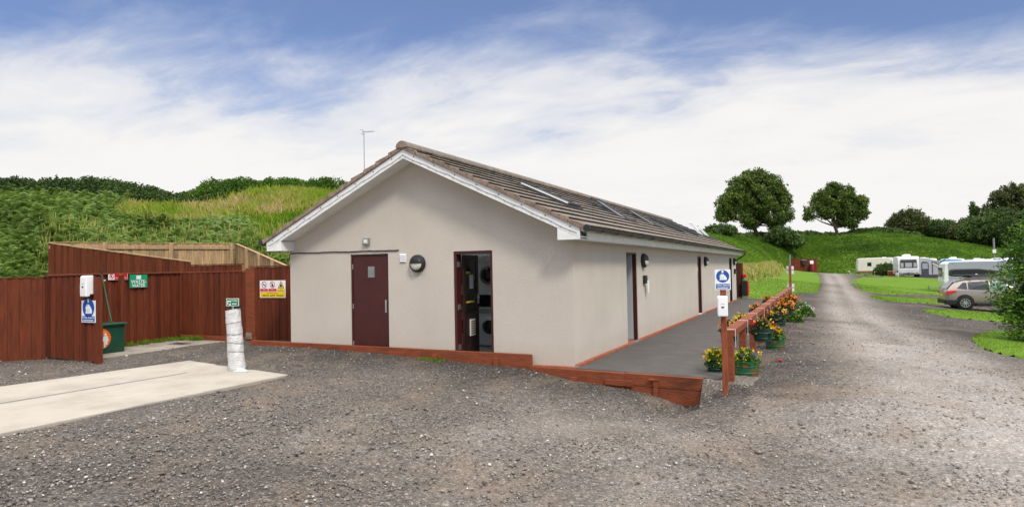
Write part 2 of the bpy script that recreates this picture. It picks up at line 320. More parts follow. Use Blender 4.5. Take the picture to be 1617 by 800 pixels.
# ------------------------------------------------------------------ terrain
CP=np.array([(3.9,-10.6,-.2),(8,-8,-.3),(-2,-8,-.12),(-6,-8,-.06),(-4.2,-2.3,-.03),(-4.1,-4.4,-.04),(-4.2,-6.5,-.05),(-7.4,-1.5,-.03),(-9,-2.4,-.04),(-11.5,1,-.02),(-8.3,.1,.10),(-7,-.4,.13),(-5.4,-.35,.12),(-4,-.3,.09),(-9.2,.9,.04),(-7,-1.2,.05),
(2.12,-.66,-.50),(1.6,-.62,-.38),(1.1,-.7,-.30),(0,-.45,-.2),(-.9,-.3,-.07),(-2.3,-.3,.0),(1.5,-3.5,-.33),(5,-3,-.28),(3.3,-1.,-.10),(2.8,-.55,-.05),(2.6,-.95,-.12),(2.42,-.62,-.13),(3.2,1,-.04),(2.9,4,-.04),(2.9,10,-.04),(2.9,22,-.04),(0,22,-.04),
(-3,8,-.15),(-3,16,-.15),(-5,2,-.1),(5,10,-.12),(4.5,30,-.1),(8,10,-.5),(9.5,20,-.78),(10.6,31,-.9),(12.6,53,-.9),(5,56,-.15),(14.5,84,-.2),(9.5,102,-.15),(5,100,-.1),(1,110,.3),(-1,100,.8),
(-1,50,.6),(-2,30,.35),(-10,6,.05),(-9,15,.1),(20,20,-1),(25,60,-.9),(40,110,-.3),(-14,-3,0.05),(-14,5,.2),(-18,-12,0),(0,-24,-.2),(20,-10,-.7),(-22,-24,0),(0,80,.75),(25,-24,-.7)],float)
def _U(r2): return 0.5*r2*np.log(r2+1e-12)
def _solve():
    P=CP[:,:2]/30.; n=len(P)
    K=_U(((P[:,None]-P[None])**2).sum(-1))+np.eye(n)*2e-6
    A=np.zeros((n+3,n+3)); A[:n,:n]=K; A[:n,n]=1; A[:n,n+1:]=P; A[n,:n]=1; A[n+1:,:n]=P.T
    b=np.zeros(n+3); b[:n]=CP[:,2]; return np.linalg.solve(A,b)
_w=_solve()
def terrain(x,y):
    x=np.asarray(x,float);y=np.asarray(y,float)
    cx=np.clip(x,-20,40)/30.; cy=np.clip(y,-22,112)/30.
    out=np.full(x.shape,0.)+_w[-3]+_w[-2]*cx+_w[-1]*cy
    for (px,py,_),w in zip(CP,_w): out=out+w*_U((cx-px/30.)**2+(cy-py/30.)**2)
    return out

def tz(x,y): return float(terrain(x,y))
def spaced(a,b,near0,near1,step,grow=1.12):
    xs=list(np.arange(near0,near1+1e-6,step)); s=step; x=xs[-1]
    while x<b: s*=grow; x+=s; xs.append(x)
    s=step; x=xs[0]
    while x>a: s*=grow; x-=s; xs.insert(0,x)
    return np.array(xs)
ROAD=np.array([(6.5,-16,3.0),(6.2,-10,3.0),(5.9,-4,2.3),(5.5,2,1.6),(5.1,10,1.4),(4.8,20,1.3),(4.8,30,1.2),(4.9,45,1.15),(4.9,60,1.2),(4.6,80,1.6),(4.0,108,2)])
def road_dist(x,y):
    cxr=np.interp(y,ROAD[:,1],ROAD[:,0]); w=np.interp(y,ROAD[:,1],ROAD[:,2]); return (x-cxr),w
gx=spaced(-900,900,-13,12,.22,1.13); gy=spaced(-400,1500,-12,8,.22,1.10)
X,Y=np.meshgrid(gx,gy); Z=terrain(X,Y)
near=np.exp(-((X-2)**2+(Y+4)**2)/400.)
Z=Z+((vnoise(X,Y,.8,1)-.5)*.030+(vnoise(X,Y,2.6,2)-.5)*.016)*near*np.clip((np.abs(Y+.35)-.25)/.8,0,1)*((X<-.2)|(Y<-.6)|(X>2.9))
# where the building and path stand the gravel stays below their slabs
inb2=(X<-4.55)&(X>-8.0)&(Y<-1.75+(X+7.6)*-.19)&(Y>-12); Z=np.where(inb2,np.minimum(Z,-.07),Z)
inb=(X>-6.3)&(X<2.4)&(Y>.2)&(Y<22.6); Z=np.where(inb,np.minimum(Z,-.06),Z)
n0,n1=X.shape[1],X.shape[0]
V=np.stack([X.ravel(),Y.ravel(),Z.ravel()],1)
ii,jj=np.meshgrid(np.arange(n1-1),np.arange(n0-1),indexing='ij'); a=(ii*n0+jj).ravel()
Fq=np.stack([a,a+1,a+n0+1,a+n0],1)
me=bpy.data.meshes.new('gravel_ground'); me.from_pydata(V.tolist(),[],Fq.tolist()); me.polygons.foreach_set('use_smooth',[True]*len(me.polygons))
dx,w=road_dist(X,Y)
n_=vnoise(X,Y,.35,5)*.6+vnoise(X,Y,1.3,6)*.4
tone=np.clip(1.25-np.abs(dx)/(w*1.5),0,1)*.85
tone-= .28*np.exp(-((dx)/(.30*w))**2)*(Y>6)                       # middle strip between the wheel tracks
tone=np.where(Y<3,np.maximum(tone,.42+.25*(n_-.5)-.25*np.clip((-X-3)/5,0,1)),tone)
tone-= .45*np.exp(-(np.clip(np.minimum(np.abs(Y+.6+.13*X),3),0,3)/.9)**2)*(X<3)*(X>-9)   # fresher dark chippings along the sleepers
tone-= .35*np.exp(-((X-3.3)/.75)**2)*(Y>-1)
tone+= (n_-.5)*.45
tone=np.clip(tone,0,1)
far=np.clip((Y-104)/6,0,1); far=np.maximum(far,np.clip((X-45)/6,0,1)); far=np.maximum(far,np.clip((-13-X)/2,0,1)*(Y>-9)); far=np.maximum(far,(Y>23.5)*(X<2)*1.)
for nm,val in (('tone',tone),('turf',far)):
    at=me.attributes.new(nm,'FLOAT','POINT'); at.data.foreach_set('value',val.ravel().astype(np.float32))
def ground_mat():
    m=bpy.data.materials.new('compacted_gravel'); m.use_nodes=True; t=m.node_tree; L=t.links; b=t.nodes['Principled BSDF']
    c=N(t,'ShaderNodeTexCoord').outputs['Object']
    at=N(t,'ShaderNodeAttribute',attribute_name='tone'); tf=N(t,'ShaderNodeAttribute',attribute_name='turf')
    v1=N(t,'ShaderNodeTexVoronoi',inp={'Scale':52}); v2=N(t,'ShaderNodeTexVoronoi',inp={'Scale':24}); ns=N(t,'ShaderNodeTexNoise',inp={'Scale':.8,'Detail':8,'Roughness':.7}); nf=N(t,'ShaderNodeTexNoise',inp={'Scale':7,'Detail':8,'Roughness':.75})
    for k in (v1,v2,ns,nf): L.new(c,k.inputs['Vector'])
    s1=N(t,'ShaderNodeSeparateColor'); L.new(v1.outputs['Color'],s1.inputs[0]); s2=N(t,'ShaderNodeSeparateColor'); L.new(v2.outputs['Color'],s2.inputs[0])
    base=ramp(t,[(0,(.070,.061,.055)),(.45,(.150,.131,.114)),(1,(.335,.305,.280))]); L.new(at.outputs['Fac'],base.inputs[0])
    r1=ramp(t,[(0,.40),(.55,.82),(.85,1.3),(1,2.3)]); L.new(s1.outputs[0],r1.inputs[0])
    r2=ramp(t,[(0,.80),(.8,1.04),(1,1.3)]); L.new(s2.outputs[1],r2.inputs[0])
    def mul(a,b_): 
        k=N(t,'ShaderNodeMix',data_type='RGBA',blend_type='MULTIPLY'); k.inputs[0].default_value=1; L.new(a,k.inputs[6]); L.new(b_,k.inputs[7]); return k.outputs[2]
    sm=N(t,'ShaderNodeMix',data_type='RGBA'); L.new(math_(t,'MULTIPLY',at.outputs['Fac'],.62),sm.inputs[0]); L.new(mul(r1.outputs[0],r2.outputs[0]),sm.inputs[6]); sm.inputs[7].default_value=(1,1,1,1)
    col=mul(base.outputs[0],sm.outputs[2])
    r3=ramp(t,[(.3,.78),(.7,1.22)]); L.new(nf.outputs[0],r3.inputs[0]); col=mul(col,r3.outputs[0])
    br=ramp(t,[(.50,0),(.68,.55)]); L.new(ns.outputs[0],br.inputs[0]); k=N(t,'ShaderNodeMix',data_type='RGBA'); L.new(br.outputs[0],k.inputs[0]); L.new(col,k.inputs[6]); k.inputs[7].default_value=(.225,.165,.115,1); col=k.outputs[2]
    tn=N(t,'ShaderNodeTexNoise',inp={'Scale':.5,'Detail':6}); L.new(c,tn.inputs['Vector']); tr=ramp(t,[(.35,(.06,.15,.015)),(.65,(.12,.24,.03))]); L.new(tn.outputs[0],tr.inputs[0])
    k=N(t,'ShaderNodeMix',data_type='RGBA'); L.new(tf.outputs['Fac'],k.inputs[0]); L.new(col,k.inputs[6]); L.new(tr.outputs[0],k.inputs[7])
    L.new(k.outputs[2],b.inputs['Base Color']); b.inputs['Roughness'].default_value=.92; b.inputs['Specular IOR Level'].default_value=.2
    hh=math_(t,'ADD',math_(t,'MULTIPLY',v1.outputs['Distance'],-.8),math_(t,'MULTIPLY',nf.outputs[0],1.3))
    bp=N(t,'ShaderNodeBump',inp={'Strength':.7,'Distance':.014}); L.new(hh,bp.inputs['Height']); L.new(bp.outputs[0],b.inputs['Normal'])
    return m
me.materials.append(ground_mat()); g=bpy.data.objects.new('ground',me); COL.objects.link(g); structure(g,'grey brown gravel yard and track running past the building')

# loose stone chips
tv=[(1,0,0),(-.9,.1,0),(0,.8,0),(.1,-.75,0),(0,.1,.62),(0,0,-.5)]; tf=[(0,2,4),(2,1,4),(1,3,4),(3,0,4),(2,0,5),(1,2,5),(3,1,5),(0,3,5)]
C0=np.array(CAMC[:2]); F0=np.array(CAMF[:2])/np.hypot(*CAMF[:2]); R0=np.array([F0[1],-F0[0]])
n=230000; d=2.8+ (RNG.uniform(0,1,n)**1.5)*27; l=RNG.uniform(-.93,.93,n)*(d+.5)
P=C0+d[:,None]*F0+l[:,None]*R0; x,y=P[:,0],P[:,1]
def in_slab(x,y): # gravel-free rectangles
    s1=(x<-4.35)&(x>-8.2)&(y<-1.45+(x+7.6)*-.19)&(y>-12)
    s2=(x<-9.65)&(y>-2.3)&(y<1.3)
    b=(x>-6.6)&(x<2.36)&(y>-.12-.12*(x+.78))&(y<23.2)
    b2=(x>-9.3)&(x<-6.3)&(y>.45)
    return s1|s2|b|b2
keep=~in_slab(x,y)&(x>-13)&~((x>6.9)&(y>5)&(y<17)&(x-y*.0>7.3))
dxr,wr=road_dist(x,y); keep&=(RNG.uniform(0,1,n)>.62*np.exp(-(dxr/wr)**2)*(y>-3))
keep&=(vnoise(x,y,1.1,9)*.6+vnoise(x,y,4,10)*.4)>RNG.uniform(.05,.75,n)
x,y,d,dxr,wr=x[keep],y[keep],d[keep],dxr[keep],wr[keep]; n=len(x)
s=np.clip(RNG.lognormal(-4.78,.5,n)*np.where((x<2)&(d<9),1.22,1),.003,.034)*(1+.012*d)
v=np.clip(RNG.beta(2,3,n)+RNG.normal(0,.06,n),0,1); rd=np.exp(-(dxr/(1.6*wr))**2)*(y>-7); v=v*(1-.6*rd)+.62*.6*rd+.0; v=np.where(RNG.uniform(0,1,n)>.972,RNG.uniform(.85,1,n),v*.93)
o=scatter('loose_stones',tv,tf,np.stack([x,y,terrain(x,y)+s*.15+.004],1),rand_rot(n,.9),np.stack([s,s*RNG.uniform(.7,1.1,n),s*RNG.uniform(.6,1,n)],1),v,'stone')
tag(o,'loose pale and dark stone chips strewn over the gravel yard','gravel',None,'stuff')

# ------------------------------------------------------------------ lawns
def ragged(poly,step=.35,amp=.12,seed=0):
    out=[]; r=np.random.default_rng(seed)
    for i in range(len(poly)):
        a,b=np.array(poly[i],float),np.array(poly[(i+1)%len(poly)],float); L=np.linalg.norm(b-a); k=max(1,int(L/step))
        nrm=np.array([-(b-a)[1],(b-a)[0]])/max(L,1e-6)
        for j in range(k):
            p=a+(b-a)*j/k; out.append(p+nrm*r.normal(0,amp)*(min(1,L/2)))
    return [tuple(p) for p in out]
def inside(px,py,poly):
    c=np.zeros(px.shape,bool); n=len(poly)
    for i in range(n):
        (x1,y1),(x2,y2)=poly[i],poly[(i+1)%n]
        if y1==y2: continue
        t=((y1>py)!=(y2>py))&(px<(x2-x1)*(py-y1)/(y2-y1)+x1); c^=t
    return c
def smooth_poly(p,it=2):
    p=[np.array(q,float) for q in p]
    for _ in range(it):
        o=[]
        for i in range(len(p)): a,b=p[i],p[(i+1)%len(p)]; o+= [a*.75+b*.25,a*.25+b*.75]
        p=o
    return [tuple(q) for q in p]
def lawn(name,label,poly,lift,blades,bh,step=.5,seed=0,maxy=1e9):
    poly=smooth_poly(poly); rp=ragged(poly,.3 if blades else .6,.05,seed)
    xs=[p[0] for p in rp]; ys=[p[1] for p in rp]
    bm=bmesh.new(); vs=[bm.verts.new((p[0],p[1],0)) for p in rp]; bm.faces.new(vs)
    bmesh.ops.triangulate(bm,faces=bm.faces[:])
    # cut the sheet so that it can follow the ground
    for ax,lo,hi in ((0,min(xs),max(xs)),(1,min(ys),max(ys))):
        for k in np.arange(lo+step,hi,step*(1 if hi-lo<30 else 3)):
            no=(1,0,0) if ax==0 else (0,1,0); co=(k,0,0) if ax==0 else (0,k,0)
            bmesh.ops.bisect_plane(bm,geom=bm.verts[:]+bm.edges[:]+bm.faces[:],plane_co=co,plane_no=no,dist=1e-5)
    cs=np.array([v.co[:2] for v in bm.verts]); zz=terrain(cs[:,0],cs[:,1])
    rpa=np.array(rp)
    for v,z,c in zip(bm.verts,zz,cs):
        de=np.min(np.hypot(rpa[:,0]-c[0],rpa[:,1]-c[1])); v.co.z=z+(-.03 if de<1e-3 else lift)
    me=bpy.data.meshes.new(name); bm.to_mesh(me); bm.free(); me.materials.append(M['lawn']); me.polygons.foreach_set('use_smooth',[True]*len(me.polygons))
    o=bpy.data.objects.new(name,me); COL.objects.link(o); structure(o,label,'lawn')
    if blades:
        px=RNG.uniform(min(xs),max(xs),blades*3); py=RNG.uniform(min(ys),min(max(ys),maxy),blades*3); k=inside(px,py,rp); px,py=px[k][:blades],py[k][:blades]; m=len(px)
        if m: return np.stack([px,py,terrain(px,py)+lift*.8],1),np.full(m,bh)
    return None
LB=[lawn('lawn','bright mown lawn strip beside the leafy bush at the right edge',[(7.15,8.2),(7.0,6.8),(7.25,5.2),(8.5,3.5),(14,2),(22,6),(22,17),(14,18),(10.05,17.2),(9.1,16.3),(8.3,14.2),(7.5,11.2)],.05,26000,.055,.5,1),
 lawn('lawn','narrow grass strip in front of the parked car',[(7.75,24.6),(8.1,22.9),(8.6,21.9),(9.9,21.8),(13,22.6),(20,25),(24,34),(17,34.2),(13.7,30.2),(10.7,29.0),(8.9,26.6)],.05,14000,.06,.7,2),
 lawn('lawn','thin grass strip left of the parked car between gravel pitches',[(6.25,35.8),(6.4,31),(6.75,29.6),(8.0,32.0),(10.1,34.8),(12.8,37.3),(24,45),(24,50),(14.7,46.5),(11.3,41.2),(8.8,39.0)],.05,10000,.06,1,3),
 lawn('lawn','large mown lawn between the track and the white caravans',[(6.2,69),(5.95,51.5),(6.05,42),(6.5,39.2),(8.7,42.4),(12.3,47.6),(17.2,50.5),(40,62),(44,80),(23,77),(15.4,77),(10.7,80)],.06,9000,.07,2,4,58),
 lawn('lawn','distant strip of lawn below the cream caravan',[(6.8,104),(6.6,97),(7.2,86),(10.5,84.5),(13.5,88),(16,97),(12,101),(9,104)],.06,0,0,2,5),
 lawn('lawn','wide sloping lawn beyond the end of the building',[(-9,23.6),(2.0,22.75),(2.75,25.6),(3.4,30.5),(3.75,38),(3.65,62),(2.9,90),(2.2,108),(-4,112),(-9,100),(-8,60)],.05,16000,.07,2,6,48)]
LB=[b for b in LB if b is not None]
P=np.concatenate([b[0] for b in LB]); H=np.concatenate([b[1] for b in LB]); n=len(P)
dist=np.hypot(P[:,0]-C0[0],P[:,1]-C0[1])
bt=[(-.5,0,0),(.5,0,0),(.25,.25,.55),(0,.6,1)]
o=scatter('lawn_grass',bt,[(0,1,2),(0,2,3)],P,rand_rot(n,.5),np.stack([.006+dist*.0006,H*.6,H*RNG.uniform(.4,1.1,n)],1),np.clip(RNG.normal(.5,.2,n),0,1),'lawn_blade')
tag(o,'short bright blades of the mown lawns','grass',None,'stuff')

# ------------------------------------------------------------------ hill behind: lofted from its foot to its crest
FT=[(-34,-26),(-24,-14),(-19,-3),(-18.9,2.0),(-15.4,7.2),(-11.5,9),(-9.6,16),(-8.5,26),(-2.6,31),(-1.7,42),(-1.2,58),(-2,80),(-3.0,100),(-1.0,112.5),(6,113),(14,109),(24,112),(38,116),(60,112),(110,95)]
CR=[(-56,-26,5.2),(-42,-10,5.2),(-32,2.8,5.3),(-28.5,8.2,5.5),(-25.9,11.7,5.4),(-23.7,15.2,6.1),(-22.8,19.5,6.4),(-21,33,6.6),(-16,52,6.3),(-14,62,6.2),(-13.5,76,6.2),(-12.5,95,6.6),(-8.2,122,6.8),(-1.7,131,7.3),(6.4,144,7.4),(13.8,149,8.3),(21.4,155,7.3),(29.9,165,5.8),(45.6,175,5.4),(130,150,5)]
FT=np.array(FT,float); CR=np.array(CR,float)
def lofts(s):
    i=np.arange(len(FT)); fx,fy=np.interp(s,i,FT[:,0]),np.interp(s,i,FT[:,1]); cx_,cy_,cz_=(np.interp(s,i,CR[:,k]) for k in range(3)); return fx,fy,cx_,cy_,cz_
def hill(s,t):
    fx,fy,cx_,cy_,cz_=lofts(s); fz=terrain(fx,fy)-.12
    tt=np.clip(t,0,1); pr=np.where(t<1,1-(1-tt)**1.35,1); pr=pr*.85+.15*np.sin(tt*np.pi/2)
    x=fx+(cx_-fx)*t; y=fy+(cy_-fy)*t; z=fz+(cz_-fz)*pr
    z=z+(vnoise(x,y,.25,21)-.5)*.7*np.sin(np.pi*np.clip(tt,0,1)*.98)+(vnoise(x,y,.9,22)-.5)*.22*(tt>.02)-np.clip(t-1,0,9)*1.0
    return x,y,z
ss=np.linspace(0,len(FT)-1,480); ts=np.concatenate([np.linspace(0,1,60),[1.1,1.3,1.8,3,6]])
Sg,Tg=np.meshgrid(ss,ts); hx,hy,hz=hill(Sg,Tg); n0=len(ss)
ii,jj=np.meshgrid(np.arange(len(ts)-1),np.arange(n0-1),indexing='ij'); a=(ii*n0+jj).ravel()
me=bpy.data.meshes.new('hill'); me.from_pydata(np.stack([hx.ravel(),hy.ravel(),hz.ravel()],1).tolist(),[],np.stack([a,a+1,a+n0+1,a+n0],1).tolist()); me.polygons.foreach_set('use_smooth',[True]*len(me.polygons))
me.materials.append(M['hillside']); o=bpy.data.objects.new('hill',me); COL.objects.link(o); structure(o,'long grassy bank rising behind the fences and the campsite','hill')

# bracken frond template: an arching rachis with tapering pinnae
def frond():
    V=[];F=[];L=1.0
    def R(u): return np.array([0,u*L*.85,.62*math.sin(u*2.2)*L*.8])
    k=11
    for i in range(k):
        u=.18+.8*i/k; p=R(u); q=R(u+.055); w=.36*(1-u)**.8+.03
        for sgn in (-1,1):
            o=len(V); V+= [p,q,(p+q)/2+np.array([sgn*w,.08,-.05-.15*w])]; F.append((o,o+1,o+2) if sgn>0 else (o+1,o,o+2))
    o=len(V); V+=[R(0)+[-.012,0,0],R(0)+[.012,0,0],R(1)]; F.append((o,o+1,o+2))
    return V,F
FV,FF=frond()
def hill_pts(n,s0,s1,t0,t1):
    s=RNG.uniform(s0,s1,n); t=RNG.uniform(t0,t1,n); x,y,z=hill(s,t); return s,t,x,y,z
def yawrot(n,tilt=.35):
    return rand_rot(n,tilt)
# left hill: bracken below and left, straw-coloured grass in the middle, hedge on the crest
s,t,x,y,z=hill_pts(70000,1.2,7.2,.0,.93)
nz=vnoise(x,y,.22,31)*.6+vnoise(x,y,.7,32)*.4
br=(s<3.55+.5*(nz-.5)+.9*(t<.6))&(t<.88)|(t<.40+.25*(nz-.5))|((nz>.80)&(t<.8))
kb=br&(RNG.uniform(0,1,len(s))<.62)
m=kb.sum(); sc=RNG.uniform(.30,.68,m)
o=scatter('bracken',FV,FF,np.stack([x[kb],y[kb],z[kb]+RNG.uniform(-.05,.35,m)],1),rand_rot(m,.45),sc,np.clip(.48+(vnoise(x[kb],y[kb],.45,33)-.5)*.9+RNG.normal(0,.14,m),0,1),'bracken')
tag(o,'dense green bracken covering the left hillside behind the fences','bracken',None,'stuff')
kg=~br; ks=np.where(kg)[0]; ks=np.concatenate([ks]*3); m=len(ks); jx=x[ks]+RNG.normal(0,.25,m); jy=y[ks]+RNG.normal(0,.25,m); jz=z[ks]-.05
nzg=vnoise(jx,jy,.16,41)*.55+vnoise(jx,jy,.8,42)*.45
green=(t[ks]<.62)&(s[ks]>4.3)
vv=np.clip(.44+(nzg-.5)*1.2+RNG.normal(0,.13,m)-np.where(green,.42,0),0,1)
bt=[(-.5,0,0),(.5,0,0),(.35,.15,.6),(.0,.5,1)]
hh=np.where(green,RNG.uniform(.2,.4,m),RNG.uniform(.25,.55,m))
o=scatter('meadow_grass',bt,[(0,1,2),(0,2,3)],np.stack([jx,jy,jz],1),rand_rot(m,.5),np.stack([RNG.uniform(.02,.05,m),hh*.7,hh],1),vv,'rough_grass')
tag(o,'tall straw coloured meadow grass on the middle of the left hillside','grass',None,'stuff')
# seeded grass heads standing among the lower bracken
s2,t2,x2,y2,z2=hill_pts(2600,2.9,4.9,.16,.50); m=len(s2); hh=RNG.uniform(.45,.8,m)
o=scatter('seeding_grass',[(-.5,0,0),(.5,0,0),(.9,.1,.78),(0,.18,1)],[(0,1,2),(0,2,3)],np.stack([x2,y2,z2],1),rand_rot(m,.28),np.stack([RNG.uniform(.015,.03,m),hh*.7,hh],1),np.clip(RNG.normal(.72,.16,m),0,1),'rough_grass')
tag(o,'brown seeding grass stems rising out of the lower bracken','grass',None,'stuff')
# crest vegetation: dark hedge (left) and scrub
def crest_band(name,label,cat,n,s0,s1,tlo,thi,hfun,size,mat,vm=.4,kind='stuff'):
    s=RNG.uniform(s0,s1,n); t=RNG.uniform(tlo,thi,n); x,y,z=hill(s,t); H=hfun(s,x,y); u=RNG.uniform(0,1,n)**.8
    zz=z+u*H*(1-.35*np.abs((t-(tlo+thi)/2)/((thi-tlo)/2))**2)
    sz=size*RNG.uniform(.6,1.3,n)
    o=scatter(name,CL_V,CL_F,np.stack([x,y,zz],1),rand_rot(n),sz,np.clip(vm+(vnoise(x,y,.9,50)-.5)*.5+RNG.normal(0,.10,n),0,1),mat)
    return tag(o,label,cat,None,kind)
crest_band('hedge','dark overgrown hedge along the crest of the left hill','hedge',22000,.8,4.5,.80,1.02,lambda s,x,y:(.35+.75*vnoise(x,y,.45,51)+.3*vnoise(x,y,1.9,52))*np.clip((4.9-s)/1.1,.45,1),.17,'hedge_leaf',.36,None)
crest_band('hedge','lower green scrub hedge running down the crest toward the roof','hedge',17000,3.9,8,.86,1.03,lambda s,x,y:.22+.7*vnoise(x,y,.7,53)+.25*vnoise(x,y,2.1,55),.17,'bank_leaf',.30,None)
# right bank: low bracken and bramble, seen from afar
s,t,x,y,z=hill_pts(125000,8.6,18.8,.0,1.0); m=len(s)
nz=vnoise(x,y,.07,61)*.5+vnoise(x,y,.3,62)*.5
tan=(s<11.7)&(t<.135)&(nz>.45)
k=~tan; m=k.sum(); sz=RNG.uniform(.3,.62,m)*(.5+.005*y[k])
o=scatter('bank_bracken',CL_V,CL_F,np.stack([x[k],y[k],z[k]+RNG.uniform(-.05,.22,m)],1),rand_rot(m,.5),np.stack([sz,sz,sz*.45],1),np.clip(.80-.42*t[k]+(nz[k]-.5)*1.1+RNG.normal(0,.11,m),0,1),'bank_leaf')
tag(o,'rough green bracken and bramble covering the far bank','bracken',None,'stuff')
k=tan; m=k.sum()*6; kk=np.repeat(np.where(tan)[0],6); jx=x[kk]+RNG.normal(0,.5,m); jy=y[kk]+RNG.normal(0,.5,m)
o=scatter('dry_grass',bt,[(0,1,2),(0,2,3)],np.stack([jx,jy,z[kk]-.1],1),rand_rot(m,.5),np.stack([np.full(m,.07),RNG.uniform(.3,.5,m),RNG.uniform(.3,.55,m)],1),np.clip(RNG.normal(.78,.16,m),0,1),'rough_grass')
tag(o,'pale dry uncut grass at the foot of the bank past the building','grass',None,'stuff')
# taller tussocks where the mowing stops
m=9000; s_=RNG.uniform(8.3,12.0,m); t_=np.abs(RNG.normal(0,.014,m)); x,y,z=hill(s_,t_); x=x+RNG.uniform(0,.8,m); z=np.maximum(terrain(x,y),z)-.02
o=scatter('tussock_grass',bt,[(0,1,2),(0,2,3)],np.stack([x,y,z],1),rand_rot(m,.6),np.stack([np.full(m,.06),RNG.uniform(.2,.4,m),RNG.uniform(.2,.45,m)],1),np.clip(RNG.normal(.16,.12,m),0,1),'rough_grass')
tag(o,'bright green tussocks along the upper edge of the sloping lawn','grass',None,'stuff')
crest_band('hedge','low dark scrub along the crest of the far bank under the oaks','hedge',9000,11.1,16.2,.93,1.04,lambda s,x,y:.3+1.0*vnoise(x,y,.22,54),.55,'shrub_leaf',.42,None)
# weeds along the fence foot and the sleepers
def weeds(pts,n,spread,h,label):
    c=np.array(pts)[RNG.integers(0,len(pts),n)]; x=c[:,0]+RNG.normal(0,spread,n); y=c[:,1]+RNG.normal(0,spread,n)
    hh=h*RNG.uniform(.5,1.3,n)
    o=scatter('weeds',bt,[(0,1,2),(0,2,3)],np.stack([x,y,terrain(x,y)-.005],1),rand_rot(n,1.0),np.stack([np.full(n,.012),hh*.7,hh],1),np.clip(RNG.normal(.5,.2,n),0,1),'lawn_blade'); tag(o,label,'weeds',None,'stuff')
weeds([(-2.9,-.25),(-2.75,-.22),(-2.6,-.2)],420,.07,.05,'small tuft of green weeds below the sleeper wall')
weeds([(-7.3,.3),(-7.15,.28)],260,.06,.07,'small weed tuft by the left end of the sleeper wall')
weeds([(-11.25,-.4),(-11.3,0),(-11.35,.4),(-11.38,.8),(-11.1,1.05),(-10.7,1.08)],1500,.09,.14,'grass growing at the foot of the red fence beside the bin')

# ------------------------------------------------------------------ paved surfaces
def slab(name,poly,z,th,mat,label,cat='paving'):
    b=MB(); b.prism(poly,z-th,z,'z'); o=b.build(name,mat,None,bevel=.012); return structure(o,label,cat)
slab('path',[(0.03,-.10),(2.16,-.36),(2.46,-.42),(2.50,6),(2.5,23.2),(-.0,23.3)],0.0,.12,'asphalt','dark asphalt footpath along the side of the building','path')
slab('concrete_slab',[(-4.27,-2.30),(-7.58,-1.60),(-8.05,-6.6),(-8.3,-12),(-4.4,-12)],-.004,.10,'concrete','pale concrete service slab in the gravel yard','paving')
slab('bin_pad',[(-9.66,-2.1),(-9.6,1.14),(-11.43,1.2),(-11.0,-2.25)],.02,.10,'concrete_old','old stained concrete pad behind the fence return','paving')
t=thing('drain_channel','narrow metal slot drain set in the pale concrete slab','drain',(-6.0,-2.1,0))
def dline(o,w,z0,z1,nm,mat,par):
    b=MB(); p0=np.array([-6.16,-2.75]); p1=np.array([-6.45,-11.0]); d=(p1-p0)/np.linalg.norm(p1-p0); nn=np.array([-d[1],d[0]]); p0=p0+nn*o; p1=p1+nn*o
    q=[tuple(p0+nn*w),tuple(p1+nn*w),tuple(p1-nn*w),tuple(p0-nn*w)]; b.prism(q,z0,z1,'z'); return b.build(nm,mat,par,world=True)
dline(0,.012,-.0035,-.001,'slot','concrete_old',t); dline(.030,.005,-.0035,.0,'rail','grey_metal',t); dline(-.030,.005,-.0035,.0,'rail','grey_metal',t)
t=thing('manhole_cover','rusty dark drain cover in the old concrete pad','drain cover',(-10.4,.35,.02))
b=MB(); b.box(-.28,.28,-.16,.16,.001,.006); b.build('frame','grey_metal',t)
b=MB(); b.box(-.25,.25,-.13,.13,.006,.010); b.build('lid',material('rusty_lid',(.05,.025,.018),(.025,.018,.015),rough=.8,scale=9),t)

# trodden soil where the path edge spills past the sleepers
gxr=np.linspace(2.205,3.1,19); gyr=np.linspace(-1.5,.55,36); Xr,Yr=np.meshgrid(gxr,gyr)
ed=-.44-.10*(Xr-2.2); u=np.clip((ed-Yr)/.55,0,1); zt_=terrain(Xr,Yr)
hump=-.012-.37*u**.8*np.exp(-((Xr-2.2)/.45)**2)-.13*u
Zr=np.where(Yr>ed,np.where(Xr<2.5,-.02,-.012-.05*(Xr-2.5)),hump)
eg=np.clip(np.minimum(np.minimum((3.1-Xr)/.25,(Yr+1.5)/.25),(.55-Yr)/.3),0,1)
Zr=np.where(eg>0,Zr*eg+(zt_-.03)*(1-eg),zt_-.05)+(vnoise(Xr,Yr,9,71)-.5)*.02*eg
V=np.stack([Xr.ravel(),Yr.ravel(),Zr.ravel()],1); n0=len(gxr); ii,jj=np.meshgrid(np.arange(len(gyr)-1),np.arange(n0-1),indexing='ij'); a=(ii*n0+jj).ravel()
me=bpy.data.meshes.new('soil_ramp'); me.from_pydata(V.tolist(),[],np.stack([a,a+1,a+n0+1,a+n0],1).tolist()); me.polygons.foreach_set('use_smooth',[True]*len(me.polygons)); me.materials.append(g.data.materials[0])
for nm,vv_ in (('tone',.50-.35*u.ravel()),('turf',np.zeros(Xr.size))): me.attributes.new(nm,'FLOAT','POINT').data.foreach_set('value',np.asarray(vv_,dtype=np.float32))
o=bpy.data.objects.new('soil_ramp',me); COL.objects.link(o); structure(o,'trodden gritty soil between the sleeper end and the sanitiser post')

